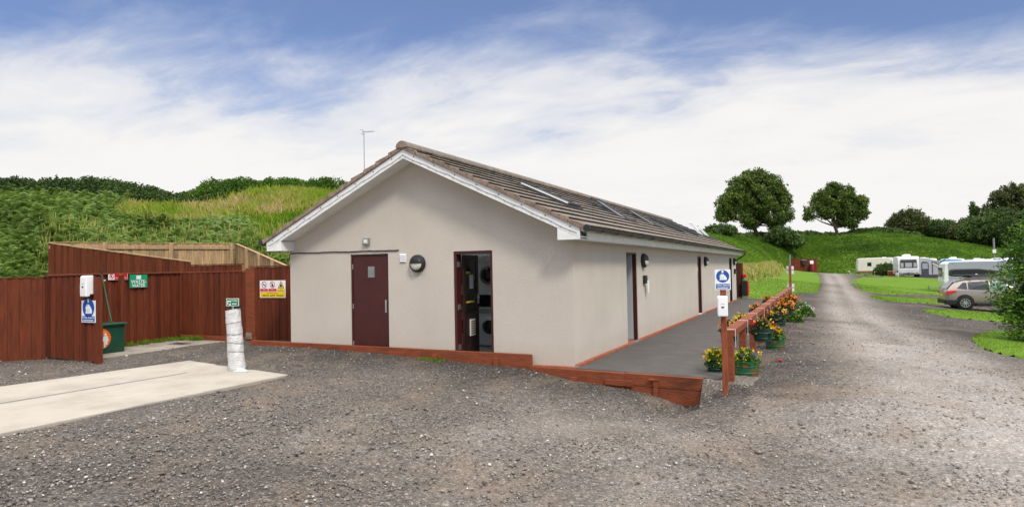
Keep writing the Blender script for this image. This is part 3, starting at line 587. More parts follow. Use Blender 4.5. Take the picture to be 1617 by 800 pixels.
# ------------------------------------------------------------------ the building (front right wall corner at the origin)
BW=6.447; BL=23.04; RX=-BW/2; SL=.468; APX=4.07
def rz(x): return APX-abs(x-RX)*SL          # top of the tile plane
bld=thing('building','long low cream rendered amenity block with brown tiled roof','building',(0,0,0))
wb=MB()
def wall_xz(x0,x1,y0,y1,ztop,ops):
    """wall slab running along x with openings (xa, xb, za, zb)"""
    ops=sorted(ops); x=x0
    for a,b_,za,zb in ops:
        wb.box(x,a,y0,y1,0.0,ztop); wb.box(a,b_,y0,y1,zb,ztop)
        if za>0: wb.box(a,b_,y0,y1,0,za)
        x=b_
    wb.box(x,x1,y0,y1,0,ztop)
D1=(-4.82,-3.88); D2=(-2.385,-1.56)
ZT=2.20
wall_xz(-BW,0,0,.24,ZT,[(D1[0],D1[1],0,2.05),(D2[0],D2[1],0,2.045)])
wb.prism([(-BW,ZT),(0,ZT),(0,rz(0)-.16),(RX,APX-.16),(-BW,rz(-BW)-.16)],0,.24,'y')
wb.box(-BW,0,BL-.24,BL,0,ZT); wb.prism([(-BW,ZT),(0,ZT),(0,rz(0)-.16),(RX,APX-.16),(-BW,rz(-BW)-.16)],BL-.24,BL,'y')
SD=[(3.36,4.24,2.02),(12.26,13.05,2.03),(20.51,21.50,2.03)]
y=.24
for a,b_,zt in SD:
    wb.box(-.24,0,y,a,0.0,ZT+.1); wb.box(-.24,0,a,b_,zt,ZT+.1); y=b_
wb.box(-.24,0,y,BL-.24,0,ZT+.1); wb.box(-BW,-BW+.24,.24,BL-.24,0,ZT+.1)
wb.build('wall','render',bld)
b=MB()   # inner partitions, floor
for ya in (3.22,4.34):
    b.prism([(-BW+.245,.02),(-.245,.02),(-.245,rz(-.245)-.16),(RX,APX-.16),(-BW+.245,rz(-BW+.245)-.16)],ya,ya+.08,'y')
b.box(-4.95,-4.87,.245,3.215,.02,rz(-4.95)-.17)
b.build('partition','interior',bld)
b=MB(); b.box(-BW+.24,-.24,.24,BL-.24,-.1,.02); b.box(D2[0],D2[1],.001,.24,-.1,.021); b.build('floor','floor_grey',bld)
b=MB(); b.box(-.24,0,3.36,4.24,-.1,.019); b.build('threshold','brick',bld)
# quarry tile plinth course round the foot of the wall
b=MB(); 
xx=-BW
while xx<-.01:
    x1=min(xx+.215,0.075); b.box(xx+.004,x1-.004,-.075,-.0005,-.14,-.002)if False else None; xx+=.215
b.box(-1.5,.080,-.085,-.002,-.16,.004)
yy=-.085
def pl(y0,y1): b.box(.002,.080,y0,y1,-.02,.012+.028)
yy=0.0
stops=[(0,3.36),(4.24,12.26),(13.05,20.51),(21.5,23.04)]
b.build('front_plinth','brick',bld,bevel=.003)
for a,c in stops:
    b=MB(); k=a
    while k<c-.01: pl(k+.003,min(k+.22,c)-.003); k+=.22
    b.build('side_plinth','brick',bld,bevel=.003)
b=MB(); b.box(.002,.074,0,23.04,-.05,.034); b.box(-1.5,.074,-.080,-.003,-.18,.0); b.build('plinth_mortar','mortar',bld)
# ---- roof: courses of interlocking tiles
def tiles(side):
    """rows of rolled tiles; returns verts/faces for one slope"""
    nc=12; eave=RX+side*3.585; run=3.585; ys=np.arange(-.42,BL+.42+.001,.05); ny=len(ys)
    roll=-.003*((np.arange(ny)%6)==0)
    b=MB(); hole=[(2.02,2.86)] if side>0 else [(.5,3.1)]  # left slope gap is added to admit light to the laundry
    V=[];F=[];mi=[];r=np.random.default_rng(5+side)
    for c in range(nc):
        d0=run*c/nc; d1=run*(c+1)/nc+.02
        jit=r.normal(0,.0012,ny//6+2).repeat(6)[:ny]; jit2=r.normal(0,.0018,ny//6+2).repeat(6)[:ny]
        x0=RX+side*d0; x1=RX+side*(d1+jit2)
        z0=APX-d0*SL-.012+roll*.7; z1=APX-d1*SL+.026+roll+jit; zl=z1-.045
        o=len(V)
        for k in range(ny):
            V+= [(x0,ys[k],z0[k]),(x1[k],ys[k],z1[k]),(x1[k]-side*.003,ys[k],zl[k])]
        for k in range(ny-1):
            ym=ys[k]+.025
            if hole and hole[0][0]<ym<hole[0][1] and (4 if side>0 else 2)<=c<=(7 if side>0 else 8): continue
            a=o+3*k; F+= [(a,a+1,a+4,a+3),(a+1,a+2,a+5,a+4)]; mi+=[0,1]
    b.add(V,F); b.mi=mi; return b
for sd in (1,-1):
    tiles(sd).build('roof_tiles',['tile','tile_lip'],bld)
# underlay deck below the tiles (open over the rooflight and the added left opening)
b=MB()
def deck(y0,y1,d0,d1,side):
    p=[(RX+side*d0,APX-d0*SL-.05),(RX+side*d1,APX-d1*SL-.05),(RX+side*d1,APX-d1*SL-.12),(RX+side*d0,APX-d0*SL-.12)]
    b.prism(p,y0,y1,'y')
deck(-.36,2.02,0,3.55,1); deck(2.86,BL+.36,0,3.55,1); deck(2.02,2.86,0,1.23,1); deck(2.02,2.86,2.43,3.55,1); deck(-.36,.5,0,3.55,-1); deck(3.1,BL+.36,0,3.55,-1); deck(.5,3.1,0,.62,-1); deck(.5,3.1,2.67,3.55,-1)
b.build('roof_deck','interior',bld)
b=MB()
for (y0,y1,d0,d1) in ((2.90,BL+.3,.1,3.5),):
    b.prism([(RX+d0,APX-d0*SL-.045),(RX+d1,APX-d1*SL-.045),(RX+d1,APX-d1*SL-.030),(RX+d0,APX-d0*SL-.030)],y0,y1,'y')
b.build('underlay','black',bld)
# mortar-bedded verges, stepping with the courses
for yv in (-.40,BL+.40):
    b=MB(); r=np.random.default_rng(3)
    for side in (1,-1):
        for c in range(12):
            d0=3.585*c/12; d1=3.585*(c+1)/12+.02; j=r.uniform(-.006,.006)
            p=[(RX+side*d0,APX-d0*SL-.075),(RX+side*d1,APX-d1*SL-.075),(RX+side*d1,APX-d1*SL+.026+j),(RX+side*d0,APX-d0*SL-.012+j)]
            b.prism(p,min(yv,yv-.035*np.sign(yv+1e-9)*(-1)),max(yv,yv-.035*np.sign(yv)*(-1)),'y') if False else b.prism(p,yv-.022,yv+.022,'y')
    b.build('verge',['mortar'],bld,bevel=.006)
# ridge tiles
b=MB(); k=-.43
while k<BL+.43:
    prof=[(RX+math.cos(a)*.135,APX-.045+math.sin(a)*.125) for a in np.linspace(0,math.pi,9)]; k1=min(k+.445,BL+.44)
    b.prism(prof,k,k1-.008,'y'); k+=.45
b.build('ridge_tiles','tile',bld,smooth=True)
b=MB(); b.prism([(RX+math.cos(a)*.125,APX-.05+math.sin(a)*.115) for a in np.linspace(0,math.pi,9)],-.445,-.36,'y'); b.build('ridge_end','mortar',bld,smooth=True)
# barge boards, soffits, box ends, fascia
OV=.39
for (yf,nm) in ((-OV,1),(BL+OV,-1)):
    b=MB(); y0,y1=(yf,yf+.025) if nm>0 else (yf-.025,yf); e=3.50
    b.prism([(RX-e,APX-.075-e*SL),(RX,APX-.075),(RX+e,APX-.075-e*SL),(RX+e,APX-.25-e*SL),(RX,APX-.25),(RX-e,APX-.25-e*SL)],y0,y1,'y')
    b.build('barge_board','white_pvc',bld,bevel=.004)
    b=MB(); y0,y1=(yf+.027,-.002) if nm>0 else (BL+.002,yf-.027)
    for sd in (1,-1):
        b.prism([(RX,APX-.215),(RX+sd*e,APX-.215-e*SL),(RX+sd*e,APX-.235-e*SL),(RX,APX-.235)],y0,y1,'y')
    b.build('verge_soffit','white_pvc',bld)
    for sd in (1,-1):
        xa,xb=sorted((RX+sd*3.10,RX+sd*3.497)); b=MB()
        zt=lambda x:APX-.255-abs(x-RX)*SL
        ya,yb=(yf-.004,.0) if nm>0 else (BL,yf+.004)
        b.prism([(xa,2.165),(xb,2.165),(xb,max(zt(xb),2.17)),(xa,max(zt(xa),2.17))],ya,yb,'y'); b.build('box_end','white_pvc',bld,bevel=.004)
for sd in (1,-1):
    b=MB(); x=RX+sd*3.497; xa,xb=sorted((x,x-sd*.022)); b.box(xa,xb,.003,BL-.003,2.165,2.165+.20); b.build('fascia','white_pvc',bld)
    b=MB(); xa,xb=sorted((x-sd*.024,RX+sd*(BW/2+.003))); b.box(xa,xb,.004,BL-.004,2.168,2.178); b.build('soffit','white_pvc',bld)
    # half round gutter with joints and brackets
    b=MB(); gxx=RX+sd*3.632; prof=[(gxx+math.cos(a)*.056,2.352+math.sin(a)*.056) for a in np.linspace(math.pi,2*math.pi,9)]+[(gxx+math.cos(a)*.050,2.352+math.sin(a)*.050) for a in np.linspace(2*math.pi,math.pi,9)]
    b.prism(prof,-.42,BL+.36,'y'); 
    b.lathe([(.059,-.43),(.059,-.405)],(gxx,0,2.345),14,'y'); b.lathe([(.058,BL+.35),(.058,BL+.375)],(gxx,0,2.345),14,'y')
    g=b.build('gutter','black_pvc',bld,smooth=True)
    for k in np.arange(.3,BL+.3,.95):
        b=MB(); b.prism([(gxx+math.cos(a)*.064,2.352+math.sin(a)*.064) for a in np.linspace(math.pi,2*math.pi,9)]+[(gxx+math.cos(a)*.058,2.352+math.sin(a)*.058) for a in np.linspace(2*math.pi,math.pi,9)],k,k+.03,'y')
        b.box(min(gxx-sd*.132,gxx-sd*.045),max(gxx-sd*.132,gxx-sd*.045),k-.005,k+.035,2.30,2.34); b.build('gutter_bracket','black_pvc',g)
    for k in (3.9,7.9,11.9,15.9,19.9):
        b=MB(); b.prism([(gxx+math.cos(a)*.066,2.352+math.sin(a)*.066) for a in np.linspace(math.pi,2*math.pi,9)]+[(gxx+math.cos(a)*.057,2.352+math.sin(a)*.057) for a in np.linspace(2*math.pi,math.pi,9)],k,k+.12,'y'); b.build('gutter_joint','black_pvc',g)
b=MB(); b.tube([(.405,BL+.22,2.33),(.405,BL+.22,2.20),(.31,BL+.2,2.12),(.10,BL+.06,1.98),(.04,BL+.04,1.9),(.04,BL+.04,0)],.034,10); b.build('downpipe','black_pvc',bld,smooth=True)
# lead/black strip where gutter board meets front end: eaves comb
# rooflights on the right slope
def rooflight(y0,wd_,d0,d1,open_,lab=None):
    T=Matrix.Translation((RX,0,APX))@Matrix.Rotation(math.atan(SL),4,'Y')   # local x runs down the slope
    s=math.sqrt(1+SL*SL); a,c=d0*s,d1*s; z0=.040
    f=MB(); w=.055
    f.box(a-w,c+w,y0-w,y0,-.07,z0,T=T); f.box(a-w,c+w,y0+wd_,y0+wd_+w,-.07,z0,T=T); f.box(a-w,a,y0,y0+wd_,-.07,z0,T=T); f.box(c,c+w,y0,y0+wd_,-.07,z0,T=T)
    fo=f.build('rooflight','dark_metal',bld,bevel=.004)
    if lab: fo['label']=lab
    hinge=Matrix.Translation(((a+c)/2,0,z0+.01))@Matrix.Rotation(open_,4,'Y')@Matrix.Translation((-(a+c)/2,0,0))
    T2=T@hinge; f=MB(); q=.05; y1=y0+wd_
    f.box(a,c,y0,y0+q,0,.045,T=T2); f.box(a,c,y1-q,y1,0,.045,T=T2); f.box(a,a+q,y0+q,y1-q,0,.045,T=T2); f.box(c-q,c,y0+q,y1-q,0,.045,T=T2)
    f.build('sash','white_pvc' if open_>.3 else 'dark_metal',fo,bevel=.004)
    if y0<3:
        f=MB(); f.box(a,c,y0-.012,y0-.002,.012,.040,T=T2); f.build('sash_trim','white_pvc',fo)
    f=MB(); f.box(a+q,c-q,y0+q,y1-q,.015,.028,T=T2); f.build('pane','glass',fo)
rooflight(2.05,.78,1.30,2.36,math.radians(0))
rooflight(6.5,.78,1.30,2.45,math.radians(10),'tilted open rooflight')
rooflight(9.8,.78,1.30,2.45,math.radians(8))
rooflight(13.4,.78,1.30,2.45,0)
rooflight(16.4,.78,1.30,2.45,0)
rooflight(20.2,.78,1.30,2.45,math.radians(24),'wide open rooflight near the far end')
rooflight(22.0,.70,1.30,2.45,math.radians(24))
b=MB(); b.prism([(RX-.62,APX-.62*SL),(RX-2.67,APX-2.67*SL),(RX-2.67,APX-2.67*SL+.03),(RX-.62,APX-.62*SL+.03)],.5,3.1,'y'); o=b.build('rooflight','glass',bld); o['label']='added glazing on the unseen left slope that lets daylight into the laundry'  # glazed opening added on the unseen slope to brighten the laundry
# ---- doors
def door_frame(x0,x1,zt,y0,y1,mat='door_red',w=.05):
    b=MB(); b.box(x0+.002,x0+w,y0,y1,.022,zt-.002); b.box(x1-w,x1-.002,y0,y1,.022,zt-.002); b.box(x0+w,x1-w,y0,y1,zt-w,zt-.002); return b.build('door_frame',mat,bld,bevel=.003)
door_frame(D1[0],D1[1],2.05,.02,.12,'door_red',.035)
b=MB(); b.box(D1[0]+.038,D1[1]-.038,.035,.08,.03,2.012); d1=b.build('door','door_red',bld,bevel=.003); d1['label']='closed maroon door with steel keypad and a small grey notice'
b=MB(); b.box(-4.40,-4.24,.028,.034,1.58,1.80); b.build('notice','grey_metal',d1)
b=MB(); b.box(-3.985,-3.945,.018,.034,.88,1.13); 
for k in range(5): b.box(-3.98,-3.95,.012,.018,.92+k*.036,.942+k*.036)
b.build('keypad','steel',d1,bevel=.002)
for z in (.25,1.0,1.8):
    b=MB(); b.lathe([(.010,z-.05),(.010,z+.05)],(D1[0]+.040,.024,0),8); b.build('hinge','steel',d1)
fr=door_frame(D2[0],D2[1],2.045,.015,.20,'door_red',.055)
# open leaf hinged at the left jamb, swung inwards
hgx,hgy=D2[0]+.085,.20
T=Matrix.Translation((hgx,hgy,0))@Matrix.Rotation(math.radians(96),4,'Z')
b=MB(); b.box(0,.10,-.02,.02,.03,1.98,T=T); b.box(.62,.72,-.02,.02,.03,1.98,T=T); b.box(.10,.62,-.02,.02,1.88,1.98,T=T); b.box(.10,.62,-.02,.02,.03,.86,T=T)
leaf=b.build('door','door_dark',bld,bevel=.002); leaf['label']='half glazed dark maroon door standing open'
b=MB(); b.box(.10,.62,-.004,.004,.86,1.88,T=T); b.build('pane','glass',leaf)
b=MB(); b.box(.24,.50,-.036,-.021,.42,.74,T=T)
o=b.build('vent','white_pvc',leaf,bevel=.003)
b=MB()
for k in range(6): b.box(.27,.47,-.044,-.037,.455+k*.046,.478+k*.046,T=T)
b.build('louvre','pale_wood',leaf)
b=MB(); b.box(.30,.48,-.010,-.006,1.33,1.60,T=T); b.build('notice','paper',leaf)
b=MB(); b.box(.12,.34,-.0085,-.0065,1.62,1.66,T=T); b.build('hazard_tape','tape',leaf)
b=MB(); b.box(.12,.50,-.0085,-.0065,1.06,1.09,T=T); b.build('hazard_tape','tape',leaf)
b=MB(); b.box(.655,.685,-.045,-.021,1.02,1.22,T=T); b.tube([T@Vector((.67,-.06,1.15)),T@Vector((.55,-.065,1.15))],.010,8); b.build('handle','steel',leaf)
for z in (.25,1.0,1.8):
    b=MB(); b.box(D2[0]+.056,D2[0]+.075,.05,.13,z-.05,z+.05); b.build('hinge','steel',leaf)
# side doorways
b=MB(); b.box(-.095,-.01,4.24-.04,4.238,.02,2.018); b.box(-.095,-.01,3.362,3.39,.02,2.018); b.box(-.095,-.01,3.39,4.20,1.985,2.018); b.build('door_frame','door_red',bld,bevel=.003)
b=MB(); b.box(-.90,-.10,4.18,4.225,.03,1.98); o=b.build('door','interior_grey',bld,bevel=.002); o['label']='pale grey door standing open inside the nearest side doorway'
for (a,c,zt,mt) in ((12.26,13.05,2.03,'door_red'),(20.51,21.50,2.03,'black')):
    b=MB(); b.box(-.15,-.015,a+.002,a+.05,.02,zt-.002); b.box(-.15,-.015,c-.05,c-.002,.02,zt-.002); b.box(-.15,-.015,a+.05,c-.05,zt-.05,zt-.002); b.build('door_frame',mt,bld,bevel=.003)
    b=MB(); b.box(-.12,-.075,a+.053,c-.053,.03,zt-.053); dd=b.build('door',mt,bld,bevel=.002)
    b=MB(); b.tube([(-.07,a+.12,1.02),(-.04,a+.12,1.02),(-.04,a+.22,1.02)],.01,8); b.build('handle','steel',dd)
    if mt=='door_red':
        b=MB(); b.box(-.074,-.070,a+.30,a+.46,1.50,1.66); b.build('notice','paper',dd); b=MB(); b.box(-.24,.02,a,c,.021,.036); b.build('sill','interior',bld)
# ---- fittings on the walls
def bulkhead(name,label,loc,rotz,grp):
    t=thing(name,label,'wall light',loc,rotz,grp)
    b=MB(); b.lathe([(.165,0),(.172,-.02),(.165,-.07),(.135,-.095)],n=28,axis='y'); b.build('base','black',t,smooth=True)
    b=MB(); disc(b,0,0,.128,-.0975,20,a0=math.pi+.06,a1=2*math.pi-.06)
    b2=MB(); n=12; vs=[]
    for i in range(5):
        rr=.128*math.cos(i/4*math.pi/2); yy=-.096-.045*math.sin(i/4*math.pi/2)
        vs+=[(rr*math.cos(a),yy,rr*math.sin(a)) for a in np.linspace(math.pi,2*math.pi,n)]
    b2.add(vs,[[i*n+k,i*n+k+1,(i+1)*n+k+1,(i+1)*n+k] for i in range(4) for k in range(n-1)]); b2.build('diffuser','opal',t,smooth=True)
    b3=MB(); vs=[]
    for i in range(5):
        rr=.134*math.cos(i/4*math.pi/2); yy=-.096-.055*math.sin(i/4*math.pi/2)
        vs+=[(rr*math.cos(a),yy,rr*math.sin(a)) for a in np.linspace(0,math.pi,n)]
    b3.add(vs,[[i*n+k,i*n+k+1,(i+1)*n+k+1,(i+1)*n+k] for i in range(4) for k in range(n-1)]); b3.build('hood','black',t,smooth=True)
    return t
GL='round black wall lights on the building'
bulkhead('wall_light','round black hooded wall light on the front gable between the two doors',(-3.165,0,1.835),0,GL)
bulkhead('wall_light','round black wall light beside the pale open side doorway',(0,4.78,1.84),math.pi/2,GL)
bulkhead('wall_light','round black wall light just past the middle maroon side door',(0,13.75,1.85),math.pi/2,GL)
bulkhead('wall_light','round black wall light nearest the far end of the building',(0,22.1,1.86),math.pi/2,GL)
t=thing('security_light','small grey square light above the closed maroon door','security light',(-4.39,0,2.30))
b=MB(); b.box(-.075,.075,-.05,-.001,-.07,.07); b.build('housing','grey_metal',t,bevel=.006)
b=MB(); b.box(-.05,.05,-.056,-.051,-.045,.045); l=b.build('lens','opal',t,bevel=.004); b=MB(); b.box(-.025,.025,-.075,-.057,-.028,.028); b.build('reflector','white',t,bevel=.004)
t=thing('air_vent','small white louvred vent beside the closed maroon door','vent',(-3.52,0,1.95))
b=MB(); b.box(-.075,.075,-.014,-.001,-.085,.085); b.build('frame','white',t,bevel=.003)
b=MB()
for k in range(4): b.prism([(-.014,-.07+k*.038),(-.034,-.065+k*.038),(-.014,-.045+k*.038)],-.065,.065,'x')
b.build('louvre','white',t)
pts=[]; r=np.random.default_rng(8)
for k in range(40):
    u=k/39; pts.append((-BW+.02+u*(BW-3.62-.02),-.012,2.118+.004*math.sin(k*.5)-.012*u+.002*r.normal()))
b=MB(); b.tube(pts,.011,6); o=b.build('power_cable','black',None,smooth=True); tag(o,'black cable run along the front wall above the maroon door','cable')
t=thing('wall_box','black key box with white paper slip beside the pale doorway','key box',(0,4.86,1.385),math.pi/2)
b=MB(); b.box(-.10,.10,-.07,-.001,-.09,.10); b.build('housing','black',t,bevel=.01)
b=MB(); b.prism([(.0,-.03),(.16,-.02),(.19,-.17),(.15,-.32),(.07,-.33),(.04,-.18)],-.085,-.083,'y'); b.build('paper_slip','paper',t)
t=thing('wall_box','small black box under the farthest wall light','key box',(0,22.25,1.40),math.pi/2)
b=MB(); b.box(-.11,.11,-.09,-.001,-.12,.12); b.build('housing','black',t,bevel=.01); b=MB(); b.box(-.08,.08,-.1,-.091,-.09,.02); b.build('panel','grey_metal',t)
# string lights pinned along both barge boards
def lights(side,label):
    t=thing('string_lights',label,'string lights',(RX,-OV,APX)); pts=[];bl=MB(); r=np.random.default_rng(12+side)
    for k in range(61):
        u=k/60; d=u*3.45; sag=.018*abs(math.sin(u*math.pi*7)); p=(RX+side*d,-OV-.008,APX-.185-d*SL-sag+.02*math.sin(u*3)); pts.append(p)
        if k%3==1: bl.tube([p,(p[0],p[1]-.004,p[2]-.022)],.0045,6)
    b=MB(); b.tube(pts,.0032,5); b.build('wire','black_ink',t,world=True); bl.build('bulbs','grey_metal',t,world=True)
    b=MB()
    for k in range(8): d=.25+k*.44; b.lathe([(.011,-.006),(.011,0)],(RX+side*d,-OV-.001,APX-.125-d*SL),8,'y')
    b.build('screw_caps','black_ink',t,world=True)
lights(1,'thin string of lights sagging along the right barge board'); lights(-1,'thin string of lights sagging along the left barge board')
t=thing('tv_aerial','thin white television aerial rising behind the left roof slope','aerial',(-6.72,2.9,2.4))
b=MB(); b.tube([(0,0,0),(0,0,2.92)],.009,8); b.tube([(-.0,0,.0),(.27,0,-.05)],.012,6); b.build('mast','grey_metal',t)
b=MB(); b.tube([(-.05,0,2.9),(.32,.02,2.885)],.005,6)
for k in range(5): b.tube([(.06+k*.06,-.09+.005*k,2.897-.002*k),(.06+k*.06,.09-.005*k,2.897-.002*k)],.003,5)
b.tube([(-.04,-.0,2.82),(-.04,0,2.98)],.004,5); b.tube([(-.045,-.1,2.95),(-.045,.1,2.95)],.003,5); b.tube([(-.045,-.1,2.85),(-.045,.1,2.85)],.003,5)
b.build('antenna','grey_metal',t)
# ---- laundry machines inside
def machine(name,label,cat,loc,dryer=False):
    t=thing(name,label,cat,loc,0,'laundry machines in two stacks'); w,d,h=.6,.58,.85
    b=MB(); b.box(-w/2,w/2,0,d,.02,h); b.build('cabinet','white',t,bevel=.012)
    b=MB(); b.box(-w/2+.02,w/2-.02,-.012,-.001,h-.13,h-.02); b.box(-w/2+.04,-.08,-.02,-.012,h-.11,h-.04); b.build('control_panel','interior_grey' if not dryer else 'white',t,bevel=.003)
    b=MB(); b.lathe([(.215,0),(.205,-.035),(.165,-.045),(.16,-.02)],(0,0,.42),28,'y'); b.build('door_ring','white' if not dryer else 'grey_metal',t,smooth=True)
    b=MB(); b.lathe([(.155,-.02),(.13,-.04),(.06,-.05)],(0,0,.42),24,'y'); b.build('door_glass','car_glass',t,smooth=True)
for k,xx in enumerate((-2.72,-3.36)):
    machine('washing_machine',['white washing machine seen through the open doorway','washing machine behind the glass of the open door'][k],'washing machine',(xx,2.05,.02))
    machine('tumble_dryer',['white tumble dryer stacked above the washer in the doorway','tumble dryer stacked behind the door glass'][k],'tumble dryer',(xx,2.05,1.16),True)
t=thing('worktop','dark shelf and box between the stacked laundry machines','shelf',(-3.04,2.05,.89))
b=MB(); b.box(-.64,.64,0,.6,0,.03); b.build('board','black',t); b=MB(); b.box(-.55,.5,.12,.5,.03,.24); b.build('box','black',t,bevel=.01)

# ------------------------------------------------------------------ sleeper retaining walls
def along(p0,p1):
    p0=Vector(p0);p1=Vector(p1); d=(p1-p0); a=math.atan2(d.y,d.x); return d.length,Matrix.Translation((p0.x,p0.y,0))@Matrix.Rotation(a,4,'Z')
t=thing('sleeper_wall','long upper run of red brown timber sleepers in front of both doors','retaining wall',(-.78,-.13,0))
L,T=along((-7.55,-.10,0),(-.78,-.13,0))
def zt1(u): return .235-.045*(u/L)
b=MB()
for (a,c) in ((0,2.25),(2.256,4.5),(4.506,L)):
    b.add([(a,-.0,zt1(a)-.30),(c,0,zt1(c)-.30),(c,.095,zt1(c)-.30),(a,.095,zt1(a)-.30),(a,0,zt1(a)),(c,0,zt1(c)),(c,.095,zt1(c)),(a,.095,zt1(a))],[(3,2,1,0),(4,5,6,7),(0,1,5,4),(1,2,6,5),(2,3,7,6),(3,0,4,7)],T=T)
b.build('sleeper','red_wood2',t,world=True,bevel=.006)
for u in (3.05,4.75,6.05): b=MB(); b.box(u,u+.10,-.035,-.001,-.12,zt1(u)-.09,T=T); b.build('peg','red_wood2',t,world=True,bevel=.004)
for u in (.55,3.5): b=MB(); b.box(u,u+.62,-.03,-.001,zt1(u)-.15,zt1(u)-.085,T=T); b.build('batten','red_wood2',t,world=True,bevel=.004)
t=thing('sleeper_wall','lower run of red brown sleepers ending at the footpath','retaining wall',(2.2,-.49,0))
L,T=along((-.95,-.112,0),(2.20,-.495,0))
b=MB(); b.box(0,1.93,0,.10,-.28,-.012,T=T); b.box(1.936,L,0,.10,-.195,-.004,T=T); b.box(1.936,L,-.004,.10,-.44,-.202,T=T); b.box(0,1.93,.004,.10,-.45,-.285,T=T); b.build('sleeper','red_wood2',t,world=True,bevel=.006)
b=MB(); b.box(1.60,2.07,-.034,-.001,-.21,-.12,T=T); b.build('batten','red_wood2',t,world=True,bevel=.004)
b=MB(); b.box(.96,1.09,-.05,-.001,-.20,-.13,T=T); b.box(.99,1.04,-.04,-.001,-.30,-.20,T=T); b.build('peg','red_wood2',t,world=True,bevel=.004)
b=MB(); b.box(2.42,2.49,-.04,-.005,-.36,-.09,T=T); b.box(2.35,2.50,-.05,-.005,-.09,-.062,T=T); b.build('peg','red_wood2',t,world=True,bevel=.004)

# ------------------------------------------------------------------ fences
def fence(name,label,p0,p1,z0,z1,flip=1,mat='red_wood',cap=True,posts=(),rails=False,bw=.115,gz=(-.04,-.04),seed=0,capmat=None,postmat=None):
    """boards from p0 to p1, tops z0 -> z1; outer face towards flip * (direction rotated -90 deg)"""
    t=thing(name,label,'fence',(p0[0],p0[1],0)); L,T=along((p0[0],p0[1],0),(p1[0],p1[1],0)); r=np.random.default_rng(seed)
    b=MB(); vals=[]; u=0;k=0
    while u<L-.01:
        w=min(bw,L-u); zt=lambda q:z0+(z1-z0)*q/L; zb=gz[0]+(gz[1]-gz[0])*u/L
        off=-flip*(.014 if k%2 else 0); d0,d1=sorted((off,off-flip*.016)); j=r.normal(0,.004); g=.002
        a,c=u-(.012 if k%2 else -g),u+w+(.012 if k%2 else -g); a=max(a,0); c=min(c,L)
        b.add([(a,d0,zb),(c,d0,zb),(c,d1,zb),(a,d1,zb),(a,d0,zt(a)-.012+j),(c,d0,zt(c)-.012+j),(c,d1,zt(c)-.012+j),(a,d1,zt(a)-.012+j)],[(3,2,1,0),(4,5,6,7),(0,1,5,4),(1,2,6,5),(2,3,7,6),(3,0,4,7)],T=T)
        vals+=[float(np.clip(r.normal(.5,.22),0,1))]*8; u+=w; k+=1
    b.build('boards',mat,t,world=True,vals=vals)
    if cap:
        b=MB(); h=.022; y0,y1=-.045,.045
        b.add([(0,y0,z0),(L,y0,z1),(L,y1,z1),(0,y1,z0),(0,y0,z0+h),(L,y0,z1+h),(L,y1,z1+h),(0,y1,z0+h)],[(3,2,1,0),(4,5,6,7),(0,1,5,4),(1,2,6,5),(2,3,7,6),(3,0,4,7)],T=T)
        b.build('capping_rail',capmat or mat,t,world=True,bevel=.003)
    for u,h in posts:
        b=MB(); yb=sorted((flip*.02,flip*.12)); zp=z0+(z1-z0)*u/L+h; b.box(u-.05,u+.05,yb[0],yb[1],-.05,zp,T=T); b.build('post',postmat or mat,t,world=True,bevel=.005)
    if rails:
        for dz in (.10,.85):
            b=MB(); yb=sorted((flip*.021,flip*.06)); b.add([(0,yb[0],z0-dz-.09),(L,yb[0],z1-dz-.09),(L,yb[1],z1-dz-.09),(0,yb[1],z0-dz-.09),(0,yb[0],z0-dz),(L,yb[0],z1-dz),(L,yb[1],z1-dz),(0,yb[1],z0-dz)],[(3,2,1,0),(4,5,6,7),(0,1,5,4),(1,2,6,5),(2,3,7,6),(3,0,4,7)],T=T); b.build('rail',mat,t,world=True,bevel=.004)
    return t
fence('fence','red board fence panel at the left edge leading out of the yard',(-16.2,-9.3),(-10.99,-2.39),1.66,1.70,1,posts=((2.2,-.03),(4.4,-.03)),gz=(-.1,-.1),seed=1,bw=.10)
f1=fence('fence','red board fence panel carrying the hand sanitiser, jutting into the yard',(-11.0,-2.38),(-9.27,-2.38),1.715,1.735,1,posts=((1.6,-.04),),gz=(.03,.0),seed=2,bw=.10)
b=MB(); b.box(-9.265,-9.15,-2.44,-2.33,-.06,1.69); b.build('post','red_wood',f1,world=True,bevel=.005)
fence('fence','red board fence carrying the green waste water sign behind the bin',(-11.05,-2.3),(-11.49,1.22),1.745,1.765,-1,posts=((1.7,-.02),),seed=3,capmat='red_wood2',bw=.10)
b2f=fence('fence','red board fence across the back of the bin bay',(-11.49,1.25),(-8.98,1.25),1.755,1.765,1,gz=(.06,.06),seed=4,capmat='red_wood2',bw=.10)
b=MB(); b.box(-11.45,-8.75,1.19,1.228,.0,.13); b.build('gravel_board','red_wood2',b2f,world=True,bevel=.004)
f3=fence('fence','taller red board fence with yellow phone sign next to the building',(-8.98,1.25),(-6.46,1.25),1.87,1.87,1,seed=5,cap=True,gz=(.06,.06),bw=.12)
b=MB(); b.box(-9.10,-8.80,1.195,1.24,.03,1.84); b.build('board','red_wood2',f3,world=True,bevel=.004)
fence('fence','low red fence of the compound just behind the back of the bin bay',(-13.0,2.1),(-10.2,2.1),1.98,1.96,1,seed=6,bw=.12)
fence('fence','red side of the raised compound sloping up to the hill',(-17.6,1.35),(-12.2,2.1),2.76,2.07,1,seed=7,bw=.13,capmat='pale_wood',gz=(.2,0))
fence('fence','pale unpainted inner fence along the back of the compound',(-17.6,1.35),(-14.85,5.93),2.77,2.77,1,mat='pale_wood',rails=False,seed=8,bw=.11,gz=(.3,.3)) if False else None
bk=fence('fence','pale unpainted timber fence along the back of the compound',(-14.85,5.93),(-17.6,1.35),2.77,2.78,-1,mat='pale_wood',seed=8,bw=.12,gz=(.3,.3))
